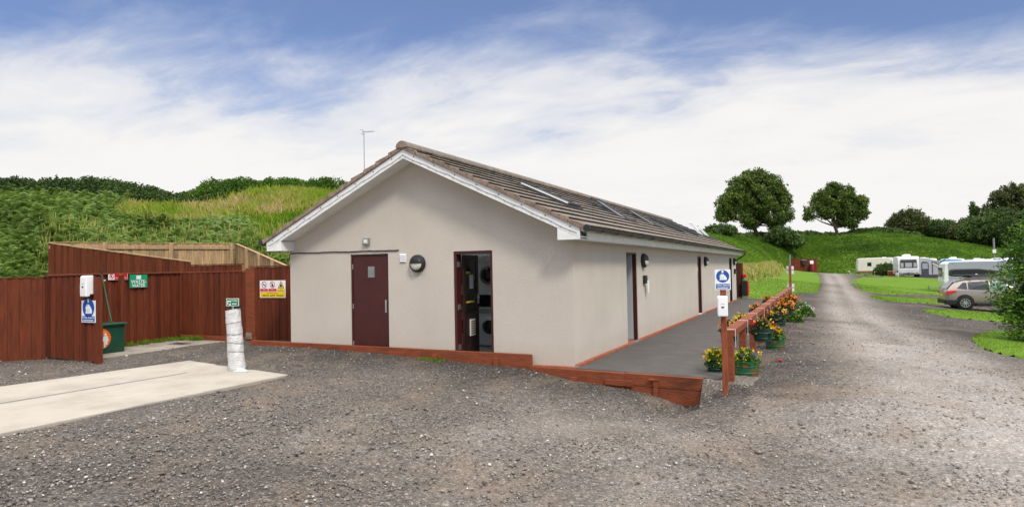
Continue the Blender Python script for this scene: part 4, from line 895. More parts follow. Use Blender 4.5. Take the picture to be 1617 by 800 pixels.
L,T=along((-14.85,5.93,0),(-17.6,1.35,0))
for u in (.12,2.0,3.9): b=MB(); b.box(u-.06,u+.06,.03,.13,-.05,2.77,T=T); b.build('post','pale_wood',bk,world=True,bevel=.005)
for (z,h) in ((2.58,.11),(1.6,.1)): b=MB(); b.box(0,L,.0305,.07,z,z+h,T=T) ; b.build('rail','pale_wood',bk,world=True,bevel=.004)
sk=fence('fence','pale timber fence dropping from the compound corner to the building',(-8.3,1.75),(-14.8,5.97),1.88,2.77,-1,mat='pale_wood',seed=9,bw=.13)
L,T=along((-8.3,1.75,0),(-14.8,5.97,0))
for u in (1.3,3.2,5.2): b=MB(); b.box(u-.06,u+.06,.03,.13,-.05,1.88+.89*u/L+.04,T=T); b.build('post','pale_wood',sk,world=True,bevel=.005)

# ------------------------------------------------------------------ signs (built facing -y, then turned)
def panel(t,w,h,mat='white',th=.006,bev=.001):
    b=MB(); b.box(-w/2,w/2,-th,-.0005,-h/2,h/2); return b.build('panel',mat,t,bevel=bev)
HAND=[(-.55,-.62),(.62,-.62),(.66,-.30),(.50,-.02),(.20,.30),(.08,.42),(-.02,.36),(.02,.20),(-.16,.44),(-.26,.40),(-.18,.16),(-.38,.32),(-.46,.26),(-.34,.02),(-.52,.06),(-.56,-.02),(-.42,-.20)]
def sanitiser_sign(label,loc,rotz,w,h):
    t=thing('sanitiser_sign',label,'sign',loc,rotz,'blue hand sanitiser signs'); panel(t,w,h)
    R_=w*.42; cz=h*.165
    b=MB(); disc(b,0,cz,R_,-.0072,36); b.build('blue_disc','blue_sign',t)
    b=MB(); b.add([(x*R_*.95,-.0086,z*R_*.95+cz) for x,z in HAND],[list(range(len(HAND)))]); rect(b,-.16*R_,.14*R_,cz+R_*.56,cz+R_*.92,-.0086); b.build('hands_symbol','white',t)
    b=MB()
    for k in range(3): rect(b,-.44*R_+k*.27*R_,-.41*R_+k*.27*R_,cz-.5*R_,cz-.05*R_,-.0094)
    b.build('finger_lines','blue_sign',t)
    b=MB(); rect(b,-w*.44,w*.44,-h*.46,-h*.205,-.0072); b.build('text_band','blue_sign',t)
    text_mb('Use hand',w*.78,h*.085,0,-h*.27,-.0086,.02).build('text','white',t); text_mb('sanitiser',w*.74,h*.085,0,-h*.39,-.0086,.02).build('text','white',t)
    return t
def dispenser(label,loc,rotz,h):
    t=thing('sanitiser_dispenser',label,'dispenser',loc,rotz,'white hand sanitiser dispensers'); w=h*.48; d=h*.38
    b=MB(); b.prism([(-.0005,-h/2+.10*h),(-.0005,h/2),(-d*.7,h/2),(-d*.95,h/2-.06*h),(-d,-h*.15),(-d*.98,-h/2),(-d*.5,-h/2),(-d*.42,-h/2+.1*h)],-w/2,w/2,'x'); b.build('housing','white',t,bevel=.016)
    b=MB(); b.prism([(-.16*w,-.0*h),(-.16*w,-.045*h),(0,-.10*h),(.16*w,-.045*h),(.16*w,0)],-d-.006,-d+.004,'y'); b.build('window','grey_metal',t,bevel=.003)
    b=MB(); b.prism([(-.12*w,.0),(0,-.06*h),(.12*w,0)],-d-.008,-d-.0062,'y'); b.build('level_glass','black',t)
    b=MB(); rect(b,-.2*w,.2*w,.105*h,.12*h,-d-.0015); b.build('maker_mark','grey_metal',t)
    return t
dispenser('white sanitiser dispenser on the red fence panel above a blue sign',(-9.40,-2.415,1.515),0,.42)
sanitiser_sign('blue and white hand sanitiser sign on the red fence panel',(-9.42,-2.443,1.005),0,.45,.44)
# post with sanitiser by the railing
t=thing('signpost','red brown square post carrying a sanitiser dispenser beside the railing','post',(2.60,-.96,0))
b=MB(); b.box(-.036,.036,-.036,.036,-.15,1.56); b.build('post','red_post',t,bevel=.004)
FA=math.radians(11)
sanitiser_sign('blue and white hand sanitiser sign on top of the post by the railing',(2.60+.005,-1.0,1.488),FA,.21,.285)
dispenser('white sanitiser dispenser on the post beside the railing',(2.590,-.998,1.118),FA,.285)
# red no smoking style sign, green waste water sign on the side fence
BR=math.atan2(3.52,-.44)  # direction of the bay's side fence
RB=BR-math.pi*0-0; 
def onB1(yy): return -11.05-(yy+2.3)*.44/3.52+.036
ang=math.radians(90)+math.atan(.44/3.52)
t=thing('warning_sign','small red and white prohibition sign at the fence top beside the tap','sign',(onB1(-.66),-.66,1.695),ang); panel(t,.52,.155)
b=MB(); rect(b,-.10,.25,-.07,.07,-.0075); b.build('red_field','red_sign',t)
b=MB(); disc(b,-.175,0,.06,-.0075,24,r2=.046); b.add([(-.215,-.0077,.035),(-.205,-.0077,.045),(-.135,-.0077,-.035),(-.145,-.0077,-.045)],[(0,1,2,3)]); b.build('prohibition_symbol','red_sign',t)
b=MB(); b.add([(-.20,-.0072,-.02),(-.16,-.0072,-.02),(-.16,-.0072,.03),(-.19,-.0072,.03)],[(0,1,2,3)]); b.build('tap_symbol','black_ink',t)
text_mb('Not',.09,.036,.07,.03,-.009,.02).build('text','white',t); text_mb('drinking water',.30,.036,.075,-.03,-.009,.01).build('text','white',t)
t=thing('waste_water_sign','green sign reading waste water on the red fence','sign',(onB1(-.10),-.10,1.575),ang); panel(t,.50,.315,'green_sign')
b=MB(); rect(b,-.065,.065,.045,.135,-.0075); b.build('white_square','white',t)
text_mb('WASTE-',.44,.085,0,-.015,-.008,.012).build('text','white',t); text_mb('WATER',.38,.085,0,-.11,-.008,.012).build('text','white',t)
# tap, pipe and hose
t=thing('standpipe','black lagged standpipe with tap fixed to the red fence','pipe',(onB1(-1.14)+.05,-1.14,0))
b=MB(); b.tube([(0,0,.0),(0,0,1.62)],.045,12); b.build('lagging','black',t,smooth=True)
b=MB(); b.box(-.05,.09,-.06,.06,1.60,1.625); b.build('bracket','white',t,bevel=.004)
b=MB(); b.tube([(0,0,1.62),(0,0,1.70),(.03,-.02,1.73),(.10,-.03,1.72),(.12,-.03,1.66)],.026,10); b.tube([(.05,-.02,1.73),(.05,-.02,1.80)],.012,8); b.box(.0,.10,-.03,-.01,1.795,1.81); b.build('tap','black',t,smooth=True)
b=MB(); pts=[(onB1(-1.14)+.17,-1.17,1.66),(onB1(-1.14)+.20,-1.17,1.55),(-10.85,-1.18,1.25),(-10.68,-1.23,.95),(-10.5,-1.28,.68)]; b.tube(pts,.014,8); o=b.build('hose','hose',None,smooth=True); tag(o,'thin dark green hose hanging from the tap to the green bin','hose')
# green bin
t=thing('waste_bin','dark green box bin with lid and round orange sticker','bin',(-10.62,-1.62,.02))
b=MB(); b.prism([(-.52,0),(.49,0),(.50,.60),(-.54,.60)],-.32,.34,'x'); b.build('body','bin_green',t,bevel=.012)
b=MB(); b.box(-.34,.39,-.60,.54,.601,.645); b.build('lid','bin_green',t,bevel=.012)
t2=b=MB(); st=bpy.data.objects.new('sticker',None); 
def stk(b): 
    for i,(x,y_,z) in enumerate(b.v): b.v[i]=(.3425-y_*1.0-.0,x,z)      # turn a -y facing design to +x
    return b
b=MB(); disc(b,-.05,.33,.225,-.0035,36); s_=stk(b).build('sticker','orange',t)
b=MB(); disc(b,.055,.42,.028,-.005,14); b.add([(.01,-.005,.385),(.10,-.005,.385),(.125,-.005,.27),(.10,-.005,.27),(.10,-.005,.20),(.065,-.005,.20),(.065,-.005,.14),(.058,-.005,.14),(.058,-.005,.20),(.05,-.005,.20),(.05,-.005,.14),(.02,-.005,.14),(.02,-.005,.27),(-.01,-.005,.27)],[list(range(14))]); rect(b,-.22,-.03,.325,.338,-.005); stk(b).build('figure_symbol','white',s_)
b=text_mb('your hands',.26,.034,-.06,.475,-.005,.01); stk(b).build('text','white',s_); b=text_mb('& spread it',.22,.034,-.08,.425,-.005,.01); stk(b).build('text','white',s_)
b=MB(); b.box(-.02,.18,-.52,-.30,.646,.652); b.build('label_strip','yellow_sign',t)
# phone number sign on the taller fence
t=thing('warning_sign','white and yellow warning sign with phone number on the taller red fence','sign',(-8.21,1.215,1.32),0); w,h=.84,.42; panel(t,w,h)
b=MB(); rect(b,-w*.48,w*.48,-h*.47,-h*.17,-.0075); rect(b,w*.18,w*.48,-h*.155,.02*h,-.0075); b.build('yellow_field','yellow_sign',t)
b=MB(); rect(b,-w*.48,-w*.175,-h*.155,.02*h,-.0075); rect(b,-w*.155,w*.16,-h*.155,.02*h,-.0075); b.build('red_field','red_sign',t)
for cx_,lab in ((-w*.325,'a'),(0,'b')):
    b=MB(); disc(b,cx_,h*.25,.082,-.0085,28,r2=.067); s2=.052; b.add([(cx_-s2-.006,-.0088,h*.25+s2-.006),(cx_-s2+.006,-.0088,h*.25+s2+.006),(cx_+s2+.006,-.0088,h*.25-s2+.006),(cx_+s2-.006,-.0088,h*.25-s2-.006)],[(0,1,2,3)]); b.build('prohibition_symbol','red_sign',t)
b=MB(); rect(b,-w*.325-.045,-w*.325+.045,h*.25-.008,h*.25+.008,-.0080); b.add([(-.035,-.008,h*.25-.045),(.03,-.008,h*.25-.045),(.03,-.008,h*.25-.01),(.0,-.008,h*.25+.045),(-.03,-.008,h*.25)],[list(range(5))]); b.build('symbol','black_ink',t)
b=MB(); c=w*.33; b.add([(c-.105,-.0075,h*.25-.085),(c+.105,-.0075,h*.25-.085),(c,-.0075,h*.25+.095)],[(0,1,2)]); b.build('warning_triangle','black_ink',t)
b=MB(); b.add([(c-.083,-.0088,h*.25-.073),(c+.083,-.0088,h*.25-.073),(c,-.0088,h*.25+.07)],[(0,1,2)]); b.build('triangle_fill','yellow_sign',t)
b=MB(); b.add([(c-.03,-.0098,h*.25-.055),(c+.03,-.0098,h*.25-.055),(c+.035,-.0098,h*.25-.02),(c+.01,-.0098,h*.25),(c,-.0098,h*.25+.03),(c-.03,-.0098,h*.25-.01)],[list(range(6))]); b.build('flame_symbol','black_ink',t)
text_mb('0870 609 2060',w*.80,h*.12,0,-h*.375,-.0088,.012).build('text','black_ink',t); text_mb('EMERGENCY TELEPHONE',w*.42,h*.05,0,-h*.235,-.0088,.0).build('text','black_ink',t)
for (cx_,a,bb) in ((-w*.325,'No','smoking'),(0,'No','naked lights')):
    text_mb(a,.05,.026,cx_,-h*.025,-.0088,.01).build('text','white',t); text_mb(bb,w*.25,.028,cx_,-h*.105,-.0088,.0).build('text','white',t)
text_mb('LPG',.07,.026,w*.33,-h*.025,-.0088,.01).build('text','black_ink',t); text_mb('flammable',w*.24,.028,w*.33,-h*.105,-.0088,.0).build('text','black_ink',t)
t=thing('repair_plate','small pale plate low on the red fence near the building','plate',(-8.97,1.175,.17)); b=MB(); b.box(-.10,.10,-.012,-.001,-.08,.08); b.build('plate','mortar',t,bevel=.003); b=MB(); b.lathe([(.02,-.02),(.02,-.012)],(.02,0,0),10,'y'); b.build('knob','grey_metal',t)
# wrapped standpipe with green sign
t=thing('wrapped_standpipe','standpipe swathed in crinkled white plastic on the concrete slab','standpipe',(-5.53,-2.24,-.005),math.radians(0))
b=MB(); n=40; rows=46; vs=[]; r=np.random.default_rng(4)
tot=r.normal(0,1,(rows,n)); 
for i in range(rows):
    h=1.075*i/(rows-1); z=h
    band=.006*abs(math.sin(h*math.pi/.155)); lean=-.085*h
    for k in range(n):
        a=2*math.pi*k/n; rr=.150-.018*h+band*.8+.003*math.sin(a*3+h*9)+.003*math.sin(a*7-h*23)+.0022*tot[i,k]
        vs.append((rr*math.cos(a)+lean,rr*.86*math.sin(a),z+.012*math.sin(a+1)*(i>0)*(1 if i<rows-1 else 2)))
fs=[[i*n+k,i*n+(k+1)%n,(i+1)*n+(k+1)%n,(i+1)*n+k] for i in range(rows-1) for k in range(n)]+[[(rows-1)*n+k for k in range(n)]]
b.add(vs,fs); b.build('plastic_wrap','wrap',t,smooth=True)
b=MB()
for zb in (.66,.50,.84,.33): 
    vs=[]; 
    for k in range(25): a=2*math.pi*k/24; vs+= [(( .160-.018*zb)*math.cos(a)-.085*zb,(.160-.018*zb)*.86*math.sin(a),zb-.008+.02*math.sin(a*1+zb*9)),((.160-.018*zb)*math.cos(a)-.085*zb,(.160-.018*zb)*.86*math.sin(a),zb+.002+.02*math.sin(a+zb*9))]
    b.add(vs,[[2*k,2*k+2,2*k+3,2*k+1] for k in range(24)])
b.build('tie','grey_metal',t)
b=MB(); b.add([(.06,-.14,.006),(.14,-.17,.006),(.36,-.12,.012),(.33,-.04,.014),(.22,.02,.016),(.10,.02,.05),(.13,-.06,.055)],[(0,1,6),(1,2,6),(2,3,6),(3,4,6),(4,5,6)]); fl=b.build('loose_flap','wrap',t); sm=fl.modifiers.new('solid','SOLIDIFY'); sm.thickness=.008
b=MB(); b.tube([(-.10,.0,1.02),(-.10,0,1.16)],.022,8); b.tube([(-.10,0,1.13),(-.22,-.03,1.13),(-.24,-.03,1.08)],.017,8); b.tube([(-.20,-.03,1.13),(-.22,-.03,1.22)],.009,6); b.box(-.14,.06,-.04,.04,1.10,1.15); b.build('tap','black',t)
t=thing('tap_sign','small dark green sign with white writing above the wrapped standpipe','sign',(-5.555,-2.30,1.20),math.radians(14)); panel(t,.25,.135,'white')
b=MB(); rect(b,-.117,.117,-.06,.06,-.0075); b.build('green_field','green_dark_sign',t)
b=MB(); rect(b,-.10,-.085,-.04,.03,-.009); rect(b,-.085,-.05,.015,.03,-.009); rect(b,-.05,-.035,-.01,.03,-.009); rect(b,-.07,-.03,-.05,-.03,-.009); b.build('tap_symbol','white',t)
text_mb('Drinking',.12,.034,.04,.026,-.009,.01).build('text','white',t); text_mb('water',.10,.034,.04,-.026,-.009,.01).build('text','white',t)
b=MB(); b.box(-.02,.02,0,.012,-.14,.05); b.build('bracket','grey_metal',t)

# ------------------------------------------------------------------ railing with planters
t=thing('railing','low red brown timber rail on posts running beside the footpath','railing',(2.58,-.4,0))
RY=[-.42+1.73*k for k in range(12)]; RL=RY[-1]
b=MB(); b.prism([(2.52,.735),(2.685,.735),(2.685,.635),(2.52,.635)],-.50,RL+.1,'y'); b.build('rail','red_wood2',t,world=True,bevel=.006)
for i,yy in enumerate(RY):
    b=MB(); b.box(2.545,2.655,yy-.085,yy+.085,-.2,.635); b.build('post','red_wood2',t,world=True,bevel=.006)
    b=MB(); p=[(2.516,.58),(2.516,.7385),(2.6895,.7385),(2.6895,.48),(2.6855,.48),(2.6855,.7355),(2.5195,.7355),(2.5195,.58)]; b.prism(p,yy-.012,yy+.012,'y'); b.build('strap','white_pvc',t,world=True)
def planter(name,label,loc,r,h,mat,hang=False,n=24):
    t=thing(name,label,'planter',loc,0,'green planters along the railing')
    b=MB(); b.lathe([(r*.86,0),(r*.93,h*.3),(r,h*.97),(r*1.05,h),(r*1.05,h*1.04),(r*.95,h*1.04),(r*.93,h*.85)],n=n); b.build('tub',mat,t,smooth=True)
    b=MB(); b.lathe([(r*.92,h*.86),(r*.4,h*.90)],n=n); b.build('soil','rubber',t)
    for zz in (.28,.72): b=MB(); rr=r*(.88+.12*zz)+.006; b.lathe([(rr,h*zz-.008),(rr+.004,h*zz),(rr,h*zz+.008)],n=n); b.build('hoop',mat,t,smooth=True)
    if hang:
        s=-1 if loc[0]>2.58 else 1
        b=MB(); b.tube([(s*r*.9,0,h),(s*(r*.9+.02),0,h+.16),(s*(r+.05),0,h+.17)],.006,6); b.build('hook','black',t)
    return t
def plant(label,loc,r,h,nl,flowers,leafmat='bush_leaf',ls=.05,cat='flowers',name='flowering_plant',grp='flowering plants along the railing'):
    t=thing(name,label,cat,loc,0,grp); n=nl
    a=RNG.uniform(0,2*np.pi,n); q=np.sqrt(RNG.uniform(0,1,n)); z=RNG.uniform(0,1,n)
    k=(1-.45*z)*q; x=loc[0]+r*k*np.cos(a); y=loc[1]+r*k*np.sin(a); zz=loc[2]+h*(z*(1-.45*q*q))
    scatter('foliage',LEAF_V,LEAF_F,np.stack([x,y,zz],1),rand_rot(n,1.9),ls*RNG.uniform(.6,1.4,n),np.clip(RNG.normal(.42,.22,n),0,1),leafmat,t)
    for mt,nf,fs in flowers:
        nf=max(4,int(nf*.72))
        a=RNG.uniform(0,2*np.pi,nf); q=np.sqrt(RNG.uniform(0,1,nf)); kx=.95*q; x=loc[0]+r*kx*np.cos(a); y=loc[1]+r*kx*np.sin(a); zz=loc[2]+h*(.55+RNG.uniform(0,.5,nf))*(1-.4*q*q)
        if nf<=28:
            for q_ in range(nf): scatter('bloom',CL_V,CL_F,np.array([[x[q_],y[q_],zz[q_]]]),rand_rot(1),np.array([fs*RNG.uniform(.75,1.25)]),np.array([.5]),'fl_'+mt,t)
            continue
        scatter('blooms',CL_V,CL_F,np.stack([x,y,zz],1),rand_rot(nf),fs*RNG.uniform(.75,1.25,nf),np.full(nf,.5),'fl_'+mt,t)
    return t
planter('planter','round green tub with flaking red marks at the foot of the first rail post',(2.74,.28,-.05),.215,.23,'planter_green')
plant('low yellow and purple bedding flowers in the green tub by the sanitiser post',(2.74,.28,.15),.25,.24,700,[('yellow',34,.06),('purple',26,.045),('white',10,.03)],ls=.055)
planter('planter','small dark pot on the footpath left of the sanitiser post',(2.28,.28,.0),.13,.15,'planter_dark')
plant('mound of bright yellow flowers on the footpath left of the sanitiser post',(2.28,.28,.08),.20,.30,600,[('yellow',75,.06)],ls=.05)
planter('planter','dark green planter hung on the road side of the rail near its start',(2.89,1.75,.34),.17,.21,'planter_dark',True)
plant('trailing begonias in red and yellow spilling from the first hanging planter',(2.88,1.80,.46),.24,.30,550,[('orange',8,.07),('red',12,.085),('apricot',12,.07),('yellow',9,.075)],'olive_leaf',ls=.075)
planter('planter','green tub on the gravel holding red and yellow blooms',(2.95,3.9,-.06),.20,.30,'planter_green')
plant('red and yellow begonias in the green tub on the gravel',(2.95,3.85,.18),.24,.24,500,[('yellow',14,.09),('red',9,.09),('orange',5,.08)],ls=.08)
planter('planter','dark green planter hung on the road side halfway along the rail',(2.90,5.6,.28),.19,.26,'planter_dark',True)
plant('pale orange begonias in the hanging planter halfway along the rail',(2.91,5.6,.44),.24,.27,600,[('apricot',40,.085),('yellow',12,.08)],'olive_leaf',ls=.09)
planter('planter','dark green planter hung toward the far end of the rail',(2.90,9.0,.28),.19,.26,'planter_dark',True)
plant('deep orange begonias in the planter toward the far end of the rail',(2.91,9.0,.42),.26,.30,650,[('orange',44,.09),('apricot',18,.085)],'olive_leaf',ls=.10)
plant('orange begonias crowding the last posts of the rail',(2.90,12.2,.42),.27,.30,600,[('orange',40,.10),('red',10,.08)],'olive_leaf',ls=.10)
planter('planter','dark green planter under the last orange begonias of the rail',(2.89,12.2,.28),.19,.26,'planter_dark',True)
plant('leafy green plant growing from the gravel below the far planters',(3.02,11.0,-.05),.32,.42,800,[('yellow',10,.05)],ls=.09)
plant('silvery white flowered bush on the gravel near the far end of the rail',(3.22,13.2,-.05),.42,.48,900,[('white',60,.07)],ls=.09)
for (yy,zz,lab,fl) in ((1.95,.50,'small orange begonias on the path side at the rail start',[('apricot',16,.07),('orange',8,.07)]),(4.2,.44,'bright yellow flowers on the path side of the rail',[('yellow',70,.07)]),(7.5,.48,'pale orange begonias on the path side halfway along the rail',[('orange',22,.07),('apricot',12,.07)]),(11.5,.50,'orange begonias on the path side at the far end of the rail',[('orange',30,.08),('apricot',10,.08)])):
    planter('planter',['dark planter of the small path side begonias','dark planter of the yellow path side flowers','dark planter of the pale orange path side begonias','dark planter of the path side begonias at the far end'][[1.95,4.2,7.5,11.5].index(yy)],(2.29,yy,zz-.20),.15,.22,'planter_dark',True)
    plant(lab,(2.28,yy,zz-.02),.20,.22,350,fl,'olive_leaf',ls=.07)
b=MB(); b.lathe([(.01,0),(.035,.015),(.04,.03),(.02,.045)],(0,0,0),9); o=b.build('fallen_bloom','fl_red',None,smooth=True); o.location=(3.15,1.95,tz(3.15,1.95)); tag(o,'single red bloom fallen on the gravel beside the rail','flower')
# distant signpost seen from behind
t=thing('signpost','tall thin red post with two pairs of white sign backs beyond the rail','signpost',(2.36,25,0))
b=MB(); b.box(-.05,.05,-.04,.04,-.1,1.62); b.build('post','red_post',t,bevel=.004)
for zc_ in (1.40,.52):
    for sx in (-.105,.115): b=MB(); b.box(sx-.055,sx+.055,.045,.055,zc_-.19,zc_+.19); b.build('sign_back','white',t)
    b=MB(); b.box(-.16,.17,.0405,.0445,zc_-.02,zc_+.02); b.build('bracket','grey_metal',t)
# yard bits at the far end of the building
fence('fence','short red fence at the far end of the building beside the bin',(-.35,24.0),(.22,24.0),1.80,1.80,1,seed=21)
t=thing('fire_point','red and black bin standing against the short red fence','bin',(.34,23.75,.0),0)
b=MB(); b.box(-.17,.10,-.17,.17,.17,.92); b.build('body','black',t,bevel=.03); b=MB(); b.box(.105,.165,-.16,.16,.19,.90); b.build('side_panel','red_sign',t,bevel=.02); b=MB(); b.box(-.14,.10,-.14,.14,.0,.168); b.build('stand','grey_metal',t)
t=thing('fire_bell','small red bell mounted on the post above the red and black bin','bell',(.30,23.93,1.15),0); b=MB(); b.lathe([(.10,0),(.10,-.04),(.07,-.07)],n=18,axis='y'); b.build('bell','red_sign',t,smooth=True); b=MB(); b.box(-.10,-.03,.0,.04,-1.1,.1); b.build('post','grey_metal',t)
# distant fence compound
ff=fence('fence','distant red fence with bins beyond the sloping lawn',(-.9,101.2),(3.0,103.0),2.55,2.45,1,seed=22,bw=.25,gz=(.6,.1),capmat='red_wood')
b=MB(); b.tube([(-.9,100.9,.6),(-.9,100.9,3.2)],.12,8); o=b.build('marker_post','grey_metal'); tag(o,'pale post at the left end of the distant red fence','post')
t=thing('wall_hydrant','dark hose box fixed to the distant red fence','box',(1.0,101.95,1.9),.43); b=MB(); b.box(-.3,.3,-.3,-.03,-.35,.35); b.build('box','black',t,bevel=.05); b=MB(); b.box(-.38,.38,-.34,-.0,.36,.46); b.build('hood','grey_metal',t)
t=thing('fire_point','red fire point with extinguisher at the distant fence','fire point',(2.1,102.4,.35),.43); b=MB(); b.lathe([(.16,0),(.16,.8),(.10,.95),(.05,1.0)],(.12,-.2,.3),12); b.build('extinguisher','fl_red',t,smooth=True); b=MB(); b.box(-.32,-.08,-.35,-.05,0,1.2); b.build('stand','black',t); b=MB(); b.box(-.2,.35,-.08,-.03,1.35,1.85); b.build('notice','white',t)

# ------------------------------------------------------------------ trees and shrubs
hxv,hyv,hzv=hx[:62].ravel(),hy[:62].ravel(),hz[:62].ravel()
def hillz(x,y): return float(hzv[np.argmin((hxv-x)**2+(hyv-y)**2)])
RI=np.array([.902,.432])
def tree(name,label,cat,base,blobs,nleaf,ls,mat,tr=.3,th=3,group=None,hole=.42,seed=0,limbs=True):
    """blobs: (right, towards, up, radius[, radius_up]) in metres relative to the foot"""
    r=np.random.default_rng(100+seed); bx,by,bz=base; root=thing(name,label,cat,base,0,group); RGT=RI; AWY=np.array([-RI[1],RI[0]])
    def W(a,b_,c): return np.array([a*RGT[0]+b_*AWY[0],a*RGT[1]+b_*AWY[1],c])
    B=MB(); top=W(*(np.array([blobs[0][0]*.1,0,th]))); 
    B.tube([W(0,0,-.4),W(.02,0,.15*th),W(-.03*th,0,.5*th),top],[tr*1.35,tr,tr*.85,tr*.7],9)
    for bl in blobs:
        c=W(bl[0],bl[1],bl[2]); rad=bl[3]
        mid=top*.45+c*.55+np.array([0,0,-.12*rad])+r.normal(0,.12*rad,3)
        st=top+np.array([0,0,-.25*th*r.uniform(0,1)])
        B.tube([st,mid,c],[tr*.5,tr*.28,tr*.12],6)
        if limbs:
            for _ in range(6):
                d=r.normal(size=3); d/=np.linalg.norm(d); e=c+d*rad*.8; m2=(c+e)/2+r.normal(0,.1*rad,3); s2=mid*.4+c*.6
                B.tube([s2,m2,e],[tr*.16,tr*.09,tr*.03],5)
    B.build('trunk','bark',root,smooth=True)
    vol=np.array([bl[3]**2.2 for bl in blobs]); ch=r.choice(len(blobs),nleaf,p=vol/vol.sum())
    bl=np.array([[*W(q[0],q[1],q[2]),q[3],(q[4] if len(q)>4 else q[3]*.85)] for q in blobs])[ch]
    d=r.normal(size=(nleaf,3)); d/=np.linalg.norm(d,axis=1)[:,None]; rr=r.uniform(0,1,nleaf)**(1/2.4)
    rr=rr*(1+.16*(vnoise(np.arctan2(d[:,1],d[:,0])*2+ch*3,d[:,2]*2.6,1.6,seed)-.5)*2)
    p=bl[:,:3]+d*rr[:,None]*np.stack([bl[:,3],bl[:,3],bl[:,4]],1)
    f=1.0/max(.35,np.median(vol)**(1/2.2)*.42)
    nz=vnoise(p[:,0]+p[:,2]*.7,p[:,1]-p[:,2]*.5,f,seed)*.5+vnoise(p[:,0]-p[:,1],p[:,2],f*1.15,seed+5)*.5
    k=(nz>hole)&(p[:,2]>.1); p=p[k]; n=len(p)
    v=np.clip(.5+(vnoise(p[:,0]*1+p[:,1],p[:,2]*1.3,f*.9,seed+9)-.5)*.8+r.normal(0,.13,n),0,1)
    scatter('crown',CL_V,CL_F,p+np.array(base),rand_rot(n),ls*r.uniform(.6,1.35,n),v,mat,root)
    return root
OK1=(-7.6,121.8,hillz(-7.6,121.8)); OK2=(6.6,143.0,hillz(6.6,143.0)-.2)
tree('oak_tree','larger spreading oak on the skyline nearer the building roof','tree',OK1,[(-4.6,0,6.9,2.9),(-5.6,.5,4.7,2.0),(-2.4,0,9.6,3.0),(.4,.6,11.2,2.7),(2.9,-.5,10.0,2.6),(4.4,.4,7.2,2.7),(5.4,0,4.4,2.0),(0,-1.5,7.2,3.2),(0,2,7,3.2),(-2.9,-1,4.3,2.2),(2.7,-1,4.4,2.3),(1.2,2,4.6,2.2),(-1,0,3.4,1.9),(4.0,0,2.6,1.8)],27000,.50,'oak_leaf',.45,2.6,'oak trees on the skyline of the bank',.455,1)
tree('oak_tree','smaller open crowned oak on the skyline nearer the caravans','tree',OK2,[(-4.6,0,6.0,2.1),(-5.3,.4,4.6,1.5),(-2.8,0,8.2,2.1),(-.4,.5,9.9,2.1),(2.0,-.3,9.3,1.9),(.4,0,6.7,2.7),(4.9,.4,7.1,2.0),(5.4,0,4.7,1.5),(3.0,.6,5.3,1.9),(-2.6,-.4,5.2,1.9),(1.3,.5,3.9,1.9),(3.2,0,3.2,1.7)],20000,.48,'oak_leaf',.40,2.4,'oak trees on the skyline of the bank',.475,2)
def bush(label,px,py,r,h,n,ls,mat,seed,name='shrub',cat='bush',group='shrubs on the far bank',z=None):
    z=hillz(px,py)-.2 if z is None else z; rr=np.random.default_rng(seed); bl=[(0,0,h*.55,r*.75,h*.45)]
    for k in range(5): a=rr.uniform(-1,1); bl.append((a*r*.6,rr.uniform(-.5,.5)*r,h*rr.uniform(.28,.62),r*rr.uniform(.38,.55),h*rr.uniform(.26,.38)))
    return tree(name,label,cat,(px,py,z),bl,n,ls,mat,.06*r,h*.35,group,.34,seed,False)
bush('dark bush tucked under the right side of the larger oak',-3.0,117.5,3.3,4.0,3800,.6,'shrub_leaf',11)
bush('rounded bush on the bank close behind the building roof end',-11.3,101.5,3.6,2.0,3000,.5,'shrub_leaf',12)
bush('low bush left of the larger oak trunk',-12.8,115.5,2.2,2.3,1800,.5,'shrub_leaf',14)
bush('broad domed bush standing on the skyline right of both oaks',22.0,165.0,5.2,7.6,6500,.7,'olive_leaf',15)
bush('olive green bush joined to the right of the domed one',25.6,165.4,4.2,5.2,4200,.65,'shrub_leaf',16)
for i,(x_,y_,r_,h_,mt,lab) in enumerate([(31.0,159.8,3.4,4.2,'olive_leaf','small olive shrub filling the gap left of the lamp pole skyline'),(28.6,162.6,3.9,5.0,'shrub_leaf','bushy green shrub in a gap of the skyline above the blue awning'),(32.4,159.5,3.8,5.6,'olive_leaf','yellowish shrub on the skyline above the large blue grey caravan'),(33.2,150.5,4.2,6.2,'shrub_leaf','dark shrub on the slope left of the lamp pole'),(36.6,151.5,4.6,8.0,'shrub_leaf','tall dark shrub behind the lamp pole'),(37.4,146.5,4.4,6.2,'hedge_leaf','very dark shrub on the slope right of the lamp pole'),(42.6,150.0,5.2,8.2,'shrub_leaf','large dark shrub on the slope at the right edge')]):
    bush(lab,x_,y_,r_,h_,5200,.62,mt,20+i)
tree('tall_tree','tall loose crowned tree rising above the shrubs at right','tree',(39.4,159.5,hillz(39.4,159.5)-.3),[(-3.6,0,6.6,1.9),(-1.4,0,9.8,2.3),(.8,0,11.3,2.2),(2.0,.5,8.6,2.6),(-.8,0,6.5,2.8),(2.6,0,5.2,2.6)],9000,.6,'olive_leaf',.3,4,None,.47,31)
tree('conifer','narrow pointed dark tree at the right end of the skyline','tree',(42.9,163.6,hillz(42.9,163.6)-.3),[(0,0,3,2.6),(0,0,5.6,2.3),(.2,0,8,1.9),(-.1,0,10,1.4),(0,0,11.8,.9),(0,0,13.0,.5)],6500,.55,'shrub_leaf',.3,4,None,.40,32)
tree('tall_tree','bushy tree on the skyline half hidden by the near leafy bush','tree',(46.6,163.6,hillz(46.6,163.6)-.3),[(0,0,5,3.5),(0,0,8.5,3),(1.5,0,10.8,2.2),(-2,0,7,2.4)],6500,.6,'shrub_leaf',.3,4,None,.42,33)
